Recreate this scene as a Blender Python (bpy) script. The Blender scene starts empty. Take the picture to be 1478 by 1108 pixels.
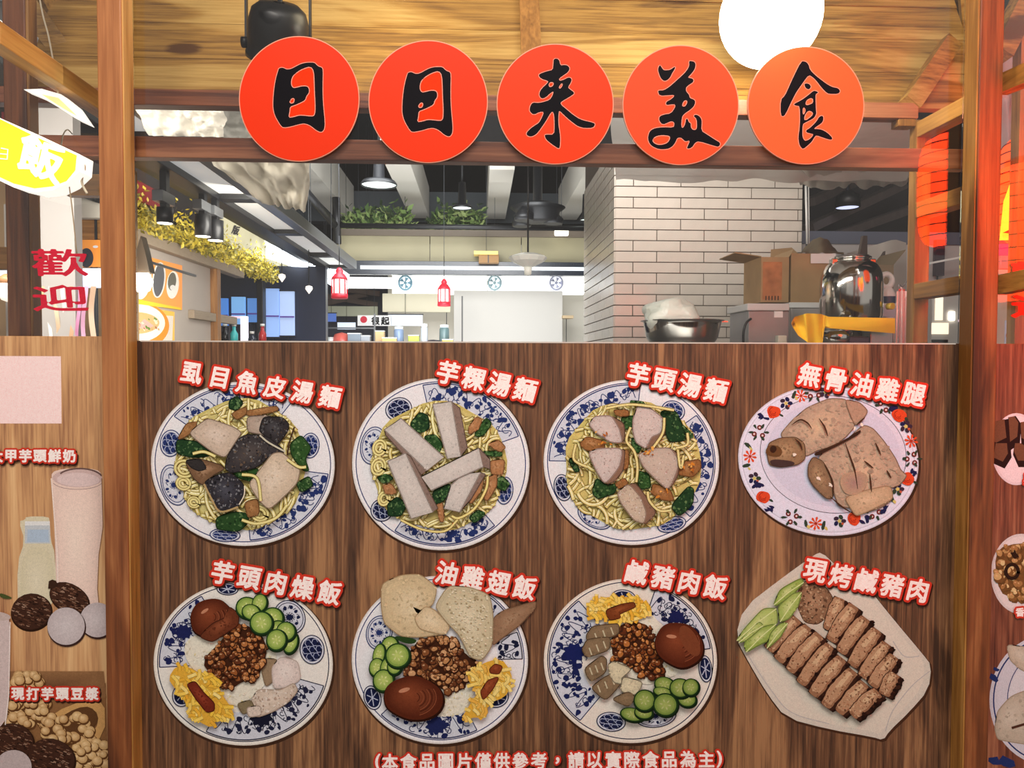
import bpy, bmesh, math, random
from math import sin, cos, pi, radians
from mathutils import Vector, Matrix, noise
from mathutils.geometry import tessellate_polygon
random.seed(7)
SC = bpy.context.scene
COL = SC.collection

# ------------------------------------------------------------------ camera
F = 1067.0; W, H = 1478.0, 1108.0
CAM = Vector((0.0, -1.6, 1.42))
RM = (Matrix.Rotation(radians(-2.6), 4, 'Z') @ Matrix.Rotation(radians(90 - 1.77), 4, 'X')
      @ Matrix.Rotation(radians(0.13), 4, 'Z'))
cd = bpy.data.cameras.new('camera'); cam = bpy.data.objects.new('camera', cd); COL.objects.link(cam)
cd.sensor_width = 36.0; cd.lens = 36.0 * F / W; cd.clip_start = 0.02; cd.clip_end = 100
cam.matrix_world = Matrix.Translation(CAM) @ RM
SC.camera = cam
R3 = RM.to_3x3()

def C(r, g, b):
    f = lambda v: (v / 255 / 12.92) if v / 255 <= 0.04045 else ((v / 255 + 0.055) / 1.055) ** 2.4
    return (f(r), f(g), f(b), 1.0)

# ------------------------------------------------------------------ world and large lights
SC.view_settings.view_transform = 'Standard'; SC.view_settings.look = 'None'
SC.view_settings.gamma = 1.0; SC.view_settings.use_curve_mapping = False
SC.view_settings.exposure = 0.0
wd = bpy.data.worlds.new('mall_air'); SC.world = wd; wd.use_nodes = True
wd.node_tree.nodes['Background'].inputs[0].default_value = (1.0, 0.93, 0.86, 1)
wd.node_tree.nodes['Background'].inputs[1].default_value = 0.5

def area(name, loc, target, sx, sy, power, col=(1, 1, 1)):
    l = bpy.data.lights.new(name, 'AREA'); l.shape = 'RECTANGLE'; l.size = sx; l.size_y = sy
    l.energy = power; l.color = col
    o = bpy.data.objects.new(name, l); COL.objects.link(o); o.location = loc
    d = Vector(target) - Vector(loc); o.rotation_euler = d.to_track_quat('-Z', 'Y').to_euler()
    return o
def point(name, loc, power, col=(1, 1, 1), r=0.05):
    l = bpy.data.lights.new(name, 'POINT'); l.energy = power; l.color = col; l.shadow_soft_size = r
    o = bpy.data.objects.new(name, l); COL.objects.link(o); o.location = loc
    return o
area('front_fill_light', (0.2, -1.75, 3.7), (0, 0, 1.3), 2.6, 1.0, 102, (1.0, 0.93, 0.85))  # unseen area light added in front for the general lighting of the boards
area('stall_fill_light', (0.15, .262, 1.945), (0.15, 1.6, 1.85), 1.7, .05, 13, (1.0, 0.95, 0.88))  # hidden area light added behind the roof beam to brighten the kitchen
area('left_bay_fill_light', (-1.25, .262, 1.945), (-1.25, 1.6, 1.7), .7, .05, 9, (1.0, 0.95, 0.88))  # second hidden area light, added to lift the left bay
area('kitchen_ceiling_light', (0.75, 1.9, 2.6), (0.9, 2.5, 1.5), 1.2, 0.3, 6, (1.0, 0.95, 0.88))
area('food_court_light', (-0.4, 4.2, 3.2), (-0.4, 6.4, 1.4), 2.6, 1.6, 140, (0.95, 0.98, 1.0))
area('baffle_fill_light', (-0.2, 6.0, 1.2), (-0.2, 7.0, 4.0), 3.0, 1.5, 60, (0.95, 0.98, 1.0))  # unseen upward area light added to brighten the baffle undersides
area('left_stall_light', (-1.15, 2.4, 2.1), (-1.95, 3.2, 1.7), 0.3, 2.2, 34, (1.0, 0.95, 0.86))

# ------------------------------------------------------------------ picture geometry helpers
def ray(px, py):
    return R3 @ Vector(((px - W / 2) / F, -(py - H / 2) / F, -1.0))
def at(px, py, Y=0.0):
    d = ray(px, py); t = (Y - CAM.y) / d.y
    return CAM + d * t
def atX(px, py, X):
    d = ray(px, py); t = (X - CAM.x) / d.x
    return CAM + d * t

# ------------------------------------------------------------------ materials
MATS = {}
def mat(name, col=(0.5, 0.5, 0.5, 1), rough=0.5, metal=0.0, emit=0.0, ecol=None, var=0.0, vscale=20.0,
        bump=0.0, bscale=60.0, stretch=(1, 1, 1), spec=0.5, alpha=1.0, trans=0.0):
    if name in MATS: return MATS[name]
    m = bpy.data.materials.new(name); m.use_nodes = True; MATS[name] = m
    nt = m.node_tree; N = nt.nodes; L = nt.links; b = N['Principled BSDF']
    b.inputs['Base Color'].default_value = col; b.inputs['Roughness'].default_value = rough
    b.inputs['Metallic'].default_value = metal; b.inputs['Specular IOR Level'].default_value = spec
    b.inputs['Alpha'].default_value = alpha; b.inputs['Transmission Weight'].default_value = trans
    if emit:
        b.inputs['Emission Color'].default_value = ecol or col; b.inputs['Emission Strength'].default_value = emit
    if var or bump:
        tc = N.new('ShaderNodeTexCoord'); mp = N.new('ShaderNodeMapping'); mp.inputs['Scale'].default_value = stretch
        L.new(tc.outputs['Object'], mp.inputs[0])
    if var:
        n = N.new('ShaderNodeTexNoise'); n.inputs['Scale'].default_value = vscale; n.inputs['Detail'].default_value = 5
        L.new(mp.outputs[0], n.inputs['Vector'])
        r = N.new('ShaderNodeMapRange'); r.inputs['From Min'].default_value = 0.3; r.inputs['From Max'].default_value = 0.7
        r.inputs['To Min'].default_value = 1 - var; r.inputs['To Max'].default_value = 1 + var
        L.new(n.outputs['Fac'], r.inputs['Value'])
        mx = N.new('ShaderNodeVectorMath'); mx.operation = 'SCALE'; mx.inputs[0].default_value = col[:3]
        L.new(r.outputs[0], mx.inputs['Scale']); L.new(mx.outputs[0], b.inputs['Base Color'])
    if bump:
        n2 = N.new('ShaderNodeTexNoise'); n2.inputs['Scale'].default_value = bscale; n2.inputs['Detail'].default_value = 4
        L.new(mp.outputs[0], n2.inputs['Vector'])
        bp = N.new('ShaderNodeBump'); bp.inputs['Strength'].default_value = bump; bp.inputs['Distance'].default_value = 0.01
        L.new(n2.outputs['Fac'], bp.inputs['Height']); L.new(bp.outputs[0], b.inputs['Normal'])
    return m

def wood(name, dark, mid, light, axis='Z', grain=1.0, rough=0.45, bands=1.0, knots=0.0, fine=0.5):
    """Long-grain wood, grain running along the given axis."""
    if name in MATS: return MATS[name]
    m = bpy.data.materials.new(name); m.use_nodes = True; MATS[name] = m
    nt = m.node_tree; N = nt.nodes; L = nt.links; b = N['Principled BSDF']
    b.inputs['Roughness'].default_value = rough
    tc = N.new('ShaderNodeTexCoord')
    def mapped(across, along):
        mp = N.new('ShaderNodeMapping')
        s = {'X': (along, across, across), 'Y': (across, along, across), 'Z': (across, across, along)}[axis]
        mp.inputs['Scale'].default_value = s; L.new(tc.outputs['Object'], mp.inputs[0]); return mp
    def nz(mp, sc, det, dist, rg=0.55):
        n = N.new('ShaderNodeTexNoise'); n.inputs['Scale'].default_value = sc; n.inputs['Detail'].default_value = det
        n.inputs['Roughness'].default_value = rg; n.inputs['Distortion'].default_value = dist
        L.new(mp.outputs[0], n.inputs['Vector']); return n
    a = nz(mapped(6 * grain, 0.7 * grain), 1.0 * bands, 5, 0.6)
    g = nz(mapped(90 * grain, 3.0 * grain), 1.0, 4, 0.25, 0.65)
    # rings: sine of the banding noise
    mul = N.new('ShaderNodeMath'); mul.operation = 'MULTIPLY'; mul.inputs[1].default_value = 34.0
    L.new(a.outputs['Fac'], mul.inputs[0])
    sn = N.new('ShaderNodeMath'); sn.operation = 'SINE'; L.new(mul.outputs[0], sn.inputs[0])
    s1 = N.new('ShaderNodeMath'); s1.operation = 'MULTIPLY_ADD'; s1.inputs[1].default_value = 0.075; 
    L.new(sn.outputs[0], s1.inputs[0]); L.new(a.outputs['Fac'], s1.inputs[2])
    s2 = N.new('ShaderNodeMath'); s2.operation = 'SUBTRACT'; s2.inputs[1].default_value = 0.5; L.new(g.outputs['Fac'], s2.inputs[0])
    s3 = N.new('ShaderNodeMath'); s3.operation = 'MULTIPLY_ADD'; s3.inputs[1].default_value = fine
    L.new(s2.outputs[0], s3.inputs[0]); L.new(s1.outputs[0], s3.inputs[2])
    src = s3.outputs[0]
    if knots:
        v = N.new('ShaderNodeTexVoronoi'); mp = mapped(5.0, 2.6); L.new(mp.outputs[0], v.inputs['Vector']); v.inputs['Scale'].default_value = 1.0
        r = N.new('ShaderNodeMapRange'); r.inputs['From Min'].default_value = 0.03; r.inputs['From Max'].default_value = 0.13
        r.inputs['To Min'].default_value = -knots; r.inputs['To Max'].default_value = 0.0; L.new(v.outputs['Distance'], r.inputs['Value'])
        ad = N.new('ShaderNodeMath'); ad.operation = 'ADD'; L.new(src, ad.inputs[0]); L.new(r.outputs[0], ad.inputs[1]); src = ad.outputs[0]
    cr = N.new('ShaderNodeValToRGB'); e = cr.color_ramp.elements
    e[0].position = 0.30; e[0].color = dark; e[1].position = 0.72; e[1].color = light
    k = cr.color_ramp.elements.new(0.5); k.color = mid
    L.new(src, cr.inputs[0]); L.new(cr.outputs[0], b.inputs['Base Color'])
    bp = N.new('ShaderNodeBump'); bp.inputs['Strength'].default_value = 0.12; bp.inputs['Distance'].default_value = 0.004
    L.new(src, bp.inputs['Height']); L.new(bp.outputs[0], b.inputs['Normal'])
    return m

def print_mat():
    m = bpy.data.materials.new('printed_ink'); m.use_nodes = True
    nt = m.node_tree; N = nt.nodes; L = nt.links; b = N['Principled BSDF']
    at_ = N.new('ShaderNodeAttribute'); at_.attribute_name = 'ink'
    tc = N.new('ShaderNodeTexCoord')
    n = N.new('ShaderNodeTexNoise'); n.inputs['Scale'].default_value = 150; n.inputs['Detail'].default_value = 6
    n.inputs['Roughness'].default_value = 0.75
    L.new(tc.outputs['Object'], n.inputs['Vector'])
    n0 = N.new('ShaderNodeTexNoise'); n0.inputs['Scale'].default_value = 420; n0.inputs['Detail'].default_value = 2
    L.new(tc.outputs['Object'], n0.inputs['Vector'])
    ad = N.new('ShaderNodeMath'); ad.operation = 'ADD'; L.new(n.outputs['Fac'], ad.inputs[0]); L.new(n0.outputs['Fac'], ad.inputs[1])
    r = N.new('ShaderNodeMapRange'); r.inputs['From Min'].default_value = 0.7; r.inputs['From Max'].default_value = 1.3
    r.inputs['To Min'].default_value = 0.92; r.inputs['To Max'].default_value = 1.22; L.new(ad.outputs[0], r.inputs['Value'])
    mx = N.new('ShaderNodeVectorMath'); mx.operation = 'SCALE'; L.new(at_.outputs['Color'], mx.inputs[0])
    L.new(r.outputs[0], mx.inputs['Scale']); L.new(mx.outputs[0], b.inputs['Base Color'])
    b.inputs['Roughness'].default_value = 0.6; b.inputs['Specular IOR Level'].default_value = 0.08
    return m
INK = print_mat()

def thin_glass(name, tint=(1, 1, 1, 1), refl=1.0, haze=0.0):
    m = bpy.data.materials.new(name); m.use_nodes = True; nt = m.node_tree; N = nt.nodes; L = nt.links
    for n in list(N): N.remove(n)
    out = N.new('ShaderNodeOutputMaterial'); tr = N.new('ShaderNodeBsdfTransparent'); tr.inputs[0].default_value = tint
    gl = N.new('ShaderNodeBsdfGlossy'); gl.inputs['Roughness'].default_value = 0.01
    fr = N.new('ShaderNodeFresnel'); fr.inputs[0].default_value = 1.45
    ml = N.new('ShaderNodeMath'); ml.operation = 'MULTIPLY'; ml.inputs[1].default_value = refl; L.new(fr.outputs[0], ml.inputs[0])
    mx = N.new('ShaderNodeMixShader'); L.new(ml.outputs[0], mx.inputs[0]); L.new(tr.outputs[0], mx.inputs[1]); L.new(gl.outputs[0], mx.inputs[2])
    fin = mx
    if haze:
        df = N.new('ShaderNodeBsdfDiffuse'); df.inputs[0].default_value = (0.9, 0.9, 0.88, 1)
        m2 = N.new('ShaderNodeMixShader'); m2.inputs[0].default_value = haze; L.new(mx.outputs[0], m2.inputs[1]); L.new(df.outputs[0], m2.inputs[2]); fin = m2
    L.new(fin.outputs[0], out.inputs[0]); return m

# ------------------------------------------------------------------ mesh builder
class M:
    def __init__(s): s.v = []; s.f = []; s.sm = []
    def add(s, vs, fs, smooth=False):
        k = len(s.v); s.v += [Vector(v) for v in vs]
        for f in fs: s.f.append([k + i for i in f]); s.sm.append(smooth)
        return s
    def box(s, x0, y0, z0, x1, y1, z1, b=0.0):
        if b <= 0:
            v = [(x0,y0,z0),(x1,y0,z0),(x1,y1,z0),(x0,y1,z0),(x0,y0,z1),(x1,y0,z1),(x1,y1,z1),(x0,y1,z1)]
            return s.add(v, [(3,2,1,0),(4,5,6,7),(0,1,5,4),(1,2,6,5),(2,3,7,6),(3,0,4,7)])
        bm = bmesh.new(); bmesh.ops.create_cube(bm, size=1)
        for v in bm.verts:
            v.co = Vector(((x0+x1)/2 + v.co.x*(x1-x0), (y0+y1)/2 + v.co.y*(y1-y0), (z0+z1)/2 + v.co.z*(z1-z0)))
        bmesh.ops.bevel(bm, geom=bm.edges[:], offset=min(b, abs(x1-x0)*.4, abs(y1-y0)*.4, abs(z1-z0)*.4), segments=2, affect='EDGES', profile=.6)
        bm.verts.index_update()
        s.add([v.co.copy() for v in bm.verts], [[v.index for v in f.verts] for f in bm.faces]); bm.free(); return s
    def beam(s, p0, p1, w, h, up=(0, 0, 1)):
        p0 = Vector(p0); p1 = Vector(p1); d = (p1 - p0).normalized(); u = Vector(up); r = d.cross(u).normalized(); u = r.cross(d)
        v = [p + r*a*w/2 + u*c*h/2 for p in (p0, p1) for a, c in ((-1,-1),(1,-1),(1,1),(-1,1))]
        return s.add(v, [(0,1,2,3),(7,6,5,4),(0,4,5,1),(1,5,6,2),(2,6,7,3),(3,7,4,0)])
    def tube(s, pts, r, n=10, cap=True):
        pts = [Vector(p) for p in pts]; rings = []; rs = r if isinstance(r, (list, tuple)) else [r]*len(pts)
        prev = None
        for i, p in enumerate(pts):
            d = (pts[min(i+1, len(pts)-1)] - pts[max(i-1, 0)]).normalized()
            a = d.orthogonal().normalized() if prev is None else (prev - d*prev.dot(d)).normalized()
            prev = a; bb = d.cross(a)
            rings.append([p + (a*cos(2*pi*k/n) + bb*sin(2*pi*k/n))*rs[i] for k in range(n)])
        vs = [v for rg in rings for v in rg]
        fs = [(i*n+k, i*n+(k+1)%n, (i+1)*n+(k+1)%n, (i+1)*n+k) for i in range(len(pts)-1) for k in range(n)]
        k0 = len(s.v); s.add(vs, fs, True)
        if cap:
            s.f.append([k0+i for i in range(n)][::-1]); s.sm.append(False)
            s.f.append([k0+(len(pts)-1)*n+i for i in range(n)]); s.sm.append(False)
        return s
    def lathe(s, base, prof, n=32, axis='Z', smooth=True, cap=True):
        base = Vector(base); vs = []
        for r, h in prof:
            for k in range(n):
                a = 2*pi*k/n
                q = {'Z': (r*cos(a), r*sin(a), h), 'Y': (r*cos(a), h, r*sin(a)), 'X': (h, r*cos(a), r*sin(a))}[axis]
                vs.append(base + Vector(q))
        fs = [(i*n+k, i*n+(k+1)%n, (i+1)*n+(k+1)%n, (i+1)*n+k) for i in range(len(prof)-1) for k in range(n)]
        k0 = len(s.v); s.add(vs, fs, smooth)
        if cap:
            if prof[0][0] > 1e-6: s.f.append([k0+i for i in range(n)][::-1]); s.sm.append(False)
            if prof[-1][0] > 1e-6: s.f.append([k0+(len(prof)-1)*n+i for i in range(n)]); s.sm.append(False)
        return s
    def prism(s, pts, vec):
        n = len(pts); pts = [Vector(p) for p in pts]; vec = Vector(vec)
        s.add(pts + [p + vec for p in pts], [list(range(n)), list(range(2*n-1, n-1, -1))] + [(i, (i+1) % n, n+(i+1) % n, n+i) for i in range(n)])
        return s
    def grid(s, fn, nu, nv, smooth=True):
        vs = [fn(i/nu, j/nv) for j in range(nv+1) for i in range(nu+1)]
        fs = [(j*(nu+1)+i, j*(nu+1)+i+1, (j+1)*(nu+1)+i+1, (j+1)*(nu+1)+i) for j in range(nv) for i in range(nu)]
        return s.add(vs, fs, smooth)
    def leaf(s, p, size, rnd=random):
        d = Vector((rnd.uniform(-1,1), rnd.uniform(-1,1), rnd.uniform(-1,1))).normalized(); o = d.orthogonal().normalized()
        p = Vector(p); return s.add([p, p+d*size*.5+o*size*.22, p+d*size, p+d*size*.5-o*size*.22], [(0,1,2,3)])
    def build(s, name, m, parent=None, origin=None, fixn=True):
        me = bpy.data.meshes.new(name)
        if parent is not None: o0 = wloc(parent)
        elif origin is not None: o0 = Vector(origin)
        else:
            xs = [v.x for v in s.v]; ys = [v.y for v in s.v]; zs = [v.z for v in s.v]
            o0 = Vector(((min(xs)+max(xs))/2, (min(ys)+max(ys))/2, min(zs)))
        me.from_pydata([v - o0 for v in s.v], [], s.f); me.polygons.foreach_set('use_smooth', s.sm)
        if fixn:
            bm = bmesh.new(); bm.from_mesh(me); bmesh.ops.recalc_face_normals(bm, faces=bm.faces[:]); bm.to_mesh(me); bm.free()
        if m: me.materials.append(m)
        me.update()
        o = bpy.data.objects.new(name, me); COL.objects.link(o)
        if parent is not None: o.parent = parent
        else: o.location = o0
        o['_o'] = list(o0)
        return o

def wloc(o):
    if '_o' in o: return Vector(o['_o'])
    return Vector(o.location)
def thing(name, label, cat, loc, group=None):
    o = bpy.data.objects.new(name, None); COL.objects.link(o); o.location = loc; o['_o'] = list(loc); o.empty_display_size = 0.05
    o['label'] = label; o['category'] = cat
    if group: o['group'] = group
    return o
def tag(o, label, cat, group=None, kind=None):
    o['label'] = label; o['category'] = cat
    if group: o['group'] = group
    if kind: o['kind'] = kind
    return o
def struct(o): o['kind'] = 'structure'; return o
def lab(o, l): o['label'] = l; return o

# ------------------------------------------------------------------ flat print (coordinates in any 2-D frame, mapped by self.map)
class Print:
    """Flat printing: thin coloured shapes laid over each other on a panel."""
    def __init__(s, mp, nrm=Vector((0, -1, 0)), step=6e-6, base=2e-4):
        s.map = mp; s.n = nrm; s.v = []; s.f = []; s.c = []; s.k = base; s.step = step; s.tf = lambda p: p
    def poly(s, pts, col, lift=True):
        if lift: s.k += s.step
        k0 = len(s.v)
        for p in pts:
            s.v.append(s.map(*s.tf(p)) + s.n*s.k); s.c.append(col)
        n = len(pts)
        if n <= 4 and n == 3: s.f.append((k0, k0+1, k0+2))
        else:
            for t in tessellate_polygon([[Vector((p[0], p[1], 0)) for p in pts]]): s.f.append([k0+i for i in t])
    def fan(s, c, pts, colc, col):
        s.k += s.step; k0 = len(s.v); s.v.append(s.map(*s.tf(c)) + s.n*s.k); s.c.append(colc)
        for p in pts: s.v.append(s.map(*s.tf(p)) + s.n*s.k); s.c.append(col)
        n = len(pts)
        for i in range(n): s.f.append((k0, k0+1+i, k0+1+(i+1) % n))
    def stroke(s, pts, w, col, closed=False, taper=False, rnd=True):
        s.k += s.step; pts = [Vector(p) for p in pts]; n = len(pts)
        if closed: pts = pts + [pts[0], pts[1]] if n > 1 else pts
        n = len(pts); k0 = len(s.v)
        for i, p in enumerate(pts):
            a = pts[max(i-1, 0)]; b = pts[min(i+1, n-1)]; d = b - a
            d = d.normalized() if d.length > 1e-9 else Vector((1, 0)); q = Vector((-d.y, d.x))
            ww = w/2
            if taper: t = i/(n-1); ww *= 0.25 + 0.75*sin(pi*min(max(t, 0.04), .96))
            for sg in (1, -1): s.v.append(s.map(*s.tf(p + q*ww*sg)) + s.n*s.k); s.c.append(col)
        for i in range(n-1): s.f.append((k0+2*i, k0+2*i+1, k0+2*i+3, k0+2*i+2))
    def build(s, name, parent, label=None):
        me = bpy.data.meshes.new(name); o0 = wloc(parent)
        me.from_pydata([v - o0 for v in s.v], [], s.f)
        at_ = me.color_attributes.new('ink', 'FLOAT_COLOR', 'POINT')
        at_.data.foreach_set('color', [x for c in s.c for x in c])
        me.materials.append(INK); me.update()
        o = bpy.data.objects.new(name, me); COL.objects.link(o); o.parent = parent; o['_o'] = list(o0)
        if label: o['label'] = label
        return o

def smooth(pts, it=2):
    pts = [(p[0], p[1]) for p in pts]
    for _ in range(it):
        q = []
        for i in range(len(pts)):
            a = pts[i]; b = pts[(i+1) % len(pts)]
            q.append((a[0]*.75+b[0]*.25, a[1]*.75+b[1]*.25)); q.append((a[0]*.25+b[0]*.75, a[1]*.25+b[1]*.75))
        pts = q
    return pts
def soft(pts, it=1, k=.15):
    pts = [(p[0], p[1]) for p in pts]
    for _ in range(it+1):
        q = []
        for i in range(len(pts)):
            a = pts[i]; b = pts[(i+1) % len(pts)]
            q.append((a[0]*(1-k)+b[0]*k, a[1]*(1-k)+b[1]*k)); q.append((a[0]*k+b[0]*(1-k), a[1]*k+b[1]*(1-k)))
        pts = q; k = .22
    return pts
def spl(pts, m=6):
    """open Catmull-Rom curve"""
    out = []; n = len(pts); P = [Vector(p) for p in pts]
    for i in range(n-1):
        a = P[max(i-1, 0)]; b = P[i]; c = P[i+1]; d = P[min(i+2, n-1)]
        for j in range(m):
            t = j/m; out.append(0.5*((2*b) + (c-a)*t + (2*a-5*b+4*c-d)*t*t + (-a+3*b-3*c+d)*t**3))
    out.append(P[-1]); return out
def scalepoly(pts, k, dx=0, dy=0):
    cx = sum(p[0] for p in pts)/len(pts); cy = sum(p[1] for p in pts)/len(pts)
    return [(cx+(p[0]-cx)*k+dx, cy+(p[1]-cy)*k+dy) for p in pts]
def inside(p, poly):
    x, y = p; r = False; j = len(poly)-1
    for i in range(len(poly)):
        xi, yi = poly[i][0], poly[i][1]; xj, yj = poly[j][0], poly[j][1]
        if (yi > y) != (yj > y) and x < (xj-xi)*(y-yi)/(yj-yi)+xi: r = not r
        j = i
    return r
def ell(cx, cy, rx, ry, rot=0.0, n=64, a0=0, a1=2*pi):
    cr, sr = cos(rot), sin(rot); closed = abs(a1-a0) > 6.28
    o = []
    for i in range(n if closed else n+1):
        a = a0+(a1-a0)*i/n; x, y = rx*cos(a), ry*sin(a); o.append((cx+x*cr-y*sr, cy+x*sr+y*cr))
    return o
def blob(cx, cy, r, n=9, j=.3, ar=1.0, rot=0, rnd=random):
    pts = []
    for i in range(n):
        a = 2*pi*i/n; k = r*(1+rnd.uniform(-j, j)); x, y = k*cos(a), k*sin(a)*ar
        pts.append((cx+x*cos(rot)-y*sin(rot), cy+x*sin(rot)+y*cos(rot)))
    return pts
def mul(c, k): return (min(c[0]*k, 1), min(c[1]*k, 1), min(c[2]*k, 1), 1)
def mixc(a, b, t): return tuple(a[i]*(1-t)+b[i]*t for i in range(4))

# ------------------------------------------------------------------ lettering
import numpy as np
_GL = {}; GN = 60; GR = .72
def glyph(ch):
    """signed distance field of one character on a grid (em units, negative inside)"""
    if ch in _GL: return _GL[ch]
    cu = bpy.data.curves.new('t', 'FONT'); cu.body = ch; cu.size = 1.0; cu.resolution_u = 3
    o = bpy.data.objects.new('t', cu); COL.objects.link(o)
    dg = bpy.context.evaluated_depsgraph_get(); me = bpy.data.meshes.new_from_object(o.evaluated_get(dg))
    V = np.array([(v.co.x, v.co.y) for v in me.vertices]); cnt = {}
    for p in me.polygons:
        for e in p.edge_keys: cnt[e] = cnt.get(e, 0)+1
    E = np.array([e for e, c in cnt.items() if c == 1])
    bpy.data.objects.remove(o); bpy.data.curves.remove(cu); bpy.data.meshes.remove(me)
    V = V - (V.max(0)+V.min(0))/2
    g = np.linspace(-GR, GR, GN); gx, gy = np.meshgrid(g, g); Pp = np.stack([gx.ravel(), gy.ravel()], 1)
    A = V[E[:, 0]]; B = V[E[:, 1]]; d = B-A; L2 = (d**2).sum(1)+1e-12
    t = np.clip(((Pp[:, None, :]-A)*d).sum(2)/L2, 0, 1); q = A+d*t[..., None]
    dist = np.sqrt(((Pp[:, None, :]-q)**2).sum(2).min(1))
    yy = Pp[:, 1:2]+1e-7; cond = (A[:, 1] > yy) != (B[:, 1] > yy)
    with np.errstate(divide='ignore', invalid='ignore'):
        xi = (B[:, 0]-A[:, 0])*(yy-A[:, 1])/(B[:, 1]-A[:, 1])+A[:, 0]
    ins = (cond & (Pp[:, 0:1] < xi)).sum(1) % 2 == 1
    sd = np.where(ins, -dist, dist).reshape(GN, GN)
    _GL[ch] = (g, sd); return _GL[ch]
def put_glyph(P, ch, cx, cy, size, rot=0.0, sx=1.0, fill=C(255, 240, 240), bold=1.5, shear=0.0):
    g, sd = glyph(ch); f = bold/size - sd        # inside where f > 0
    cr, sr = cos(rot), sin(rot); P.k += 1.2e-5; k = P.k
    def tr(x, y):
        x = x*size*sx + shear*y*size; y = -y*size
        return P.map(*P.tf((cx + x*cr - y*sr, cy + x*sr + y*cr))) + P.n*k
    def put(pts):
        k0 = len(P.v)
        for x, y in pts: P.v.append(tr(x, y)); P.c.append(fill)
        P.f.append(tuple(range(k0, k0+len(pts))))
    for j in range(GN-1):
        run = None
        for i in range(GN-1):
            q = [(i, j), (i+1, j), (i+1, j+1), (i, j+1)]; v = [f[b][a] for a, b in q]
            if min(v) > 0:
                if run is None: run = i
                continue
            if run is not None: put([(g[run], g[j]), (g[i], g[j]), (g[i], g[j+1]), (g[run], g[j+1])]); run = None
            if max(v) <= 0: continue
            out = []
            for m in range(4):
                a, b = q[m], q[(m+1) % 4]; va, vb = v[m], v[(m+1) % 4]
                if va > 0: out.append((g[a[0]], g[a[1]]))
                if (va > 0) != (vb > 0):
                    t = va/(va-vb); out.append((g[a[0]]*(1-t)+g[b[0]]*t, g[a[1]]*(1-t)+g[b[1]]*t))
            if len(out) > 2: put(out)
        if run is not None: put([(g[run], g[j]), (g[GN-1], g[j]), (g[GN-1], g[j+1]), (g[run], g[j+1])])
def caption(P, text, p0, p1, size, rot=None, fill=C(250, 238, 238), outline=None, ow=5, bold=1.0, shadow=None, **kw):
    n = len(text); r = math.atan2(p1[1]-p0[1], p1[0]-p0[0]) if rot is None else rot
    pos = [(ch, p0[0]+(p1[0]-p0[0])*i/max(n-1, 1), p0[1]+(p1[1]-p0[1])*i/max(n-1, 1)) for i, ch in enumerate(text)]
    if shadow:
        for ch, x, y in pos: put_glyph(P, ch, x+1.6, y+2.2, size, r, fill=shadow, bold=ow+.3, **kw)
    if outline:
        for ch, x, y in pos: put_glyph(P, ch, x, y, size, r, fill=outline, bold=ow, **kw)
    for ch, x, y in pos: put_glyph(P, ch, x, y, size, r, fill=fill, bold=bold, **kw)
# ================================================================== the stall frame and its boards
FY0, FY1 = -0.045, 0.0           # posts: front and back face
PANE_Y = 0.004
def X(px, py, Y): return at(px, py, Y).x
def Z(px, py, Y): return at(px, py, Y).z

w_red = wood('red_brown_timber', C(74, 36, 16), C(138, 78, 40), C(188, 124, 74), 'Z', rough=.4)
w_redx = wood('red_brown_timber_across', C(86, 40, 26), C(158, 92, 60), C(206, 136, 94), 'X', rough=.38)
w_tan = wood('honey_timber', C(120, 74, 26), C(182, 128, 62), C(216, 166, 96), 'Z', rough=.42)
w_tanx = wood('honey_timber_across', C(120, 74, 26), C(182, 128, 62), C(216, 166, 96), 'X', rough=.42)
w_tany = wood('honey_timber_deep', C(120, 74, 26), C(186, 130, 60), C(222, 170, 92), 'Y', rough=.42)
w_roof = wood('knotty_roof_plank', C(96, 58, 18), C(178, 132, 58), C(212, 172, 98), 'X', grain=1.3, rough=.5, knots=.3, fine=.6)
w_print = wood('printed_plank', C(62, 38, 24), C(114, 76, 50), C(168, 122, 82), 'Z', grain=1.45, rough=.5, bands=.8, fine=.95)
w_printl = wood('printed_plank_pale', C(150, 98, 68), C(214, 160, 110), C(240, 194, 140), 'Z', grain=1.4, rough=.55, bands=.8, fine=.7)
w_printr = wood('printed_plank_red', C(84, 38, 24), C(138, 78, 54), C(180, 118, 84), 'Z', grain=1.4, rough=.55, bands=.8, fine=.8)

floor = struct(M().box(-7, -3.2, -.05, 7, 13, 0).build('floor', mat('floor_tile_grey', C(120, 112, 104), .4, var=.15, vscale=3)))

frame = thing('food_stall', 'wooden food stall frame of red-brown posts and beams around the menu board', 'stall frame', (0.1, 0, 0))
ztop = 2.75
def post(x0, x1, y0, y1, z0, z1, m, l=None):
    o = M().box(x0, y0, z0, x1, y1, z1, .003).build('post', m, frame)
    if l: lab(o, l)
    return o
LX0, LX1 = X(147, 554, FY0), X(182, 554, FY0)
RX0, RX1 = X(1404, 554, FY0), X(1438, 554, FY0)
post(LX0, LX1, FY0, -.0006, 0, ztop, w_red, 'front post on the left of the menu board')
post(RX0, RX1, FY0, -.0006, 0, ztop, w_red, 'front post on the right of the menu board, lit orange')  # orange light on this front is partly put into its redder timber
M().box(LX1, FY0+.003, 0, LX1+.003, -.0006, ztop).build('post_facing', w_tan, frame)  # added honey facing, so inner faces are coloured lighter than the fronts
M().box(RX0-.003, FY0+.003, 0, RX0, -.0006, ztop).build('post_facing', w_tan, frame)
# long beam behind the signs
bz1, bz0 = Z(790, 205.5, .014), Z(790, 235, .014)
lab(M().box(X(-60, 200, .014), .014, bz0, RX0+.02, .046, bz1, .002).build('beam', w_redx, frame), 'long beam behind the round signs')
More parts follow.
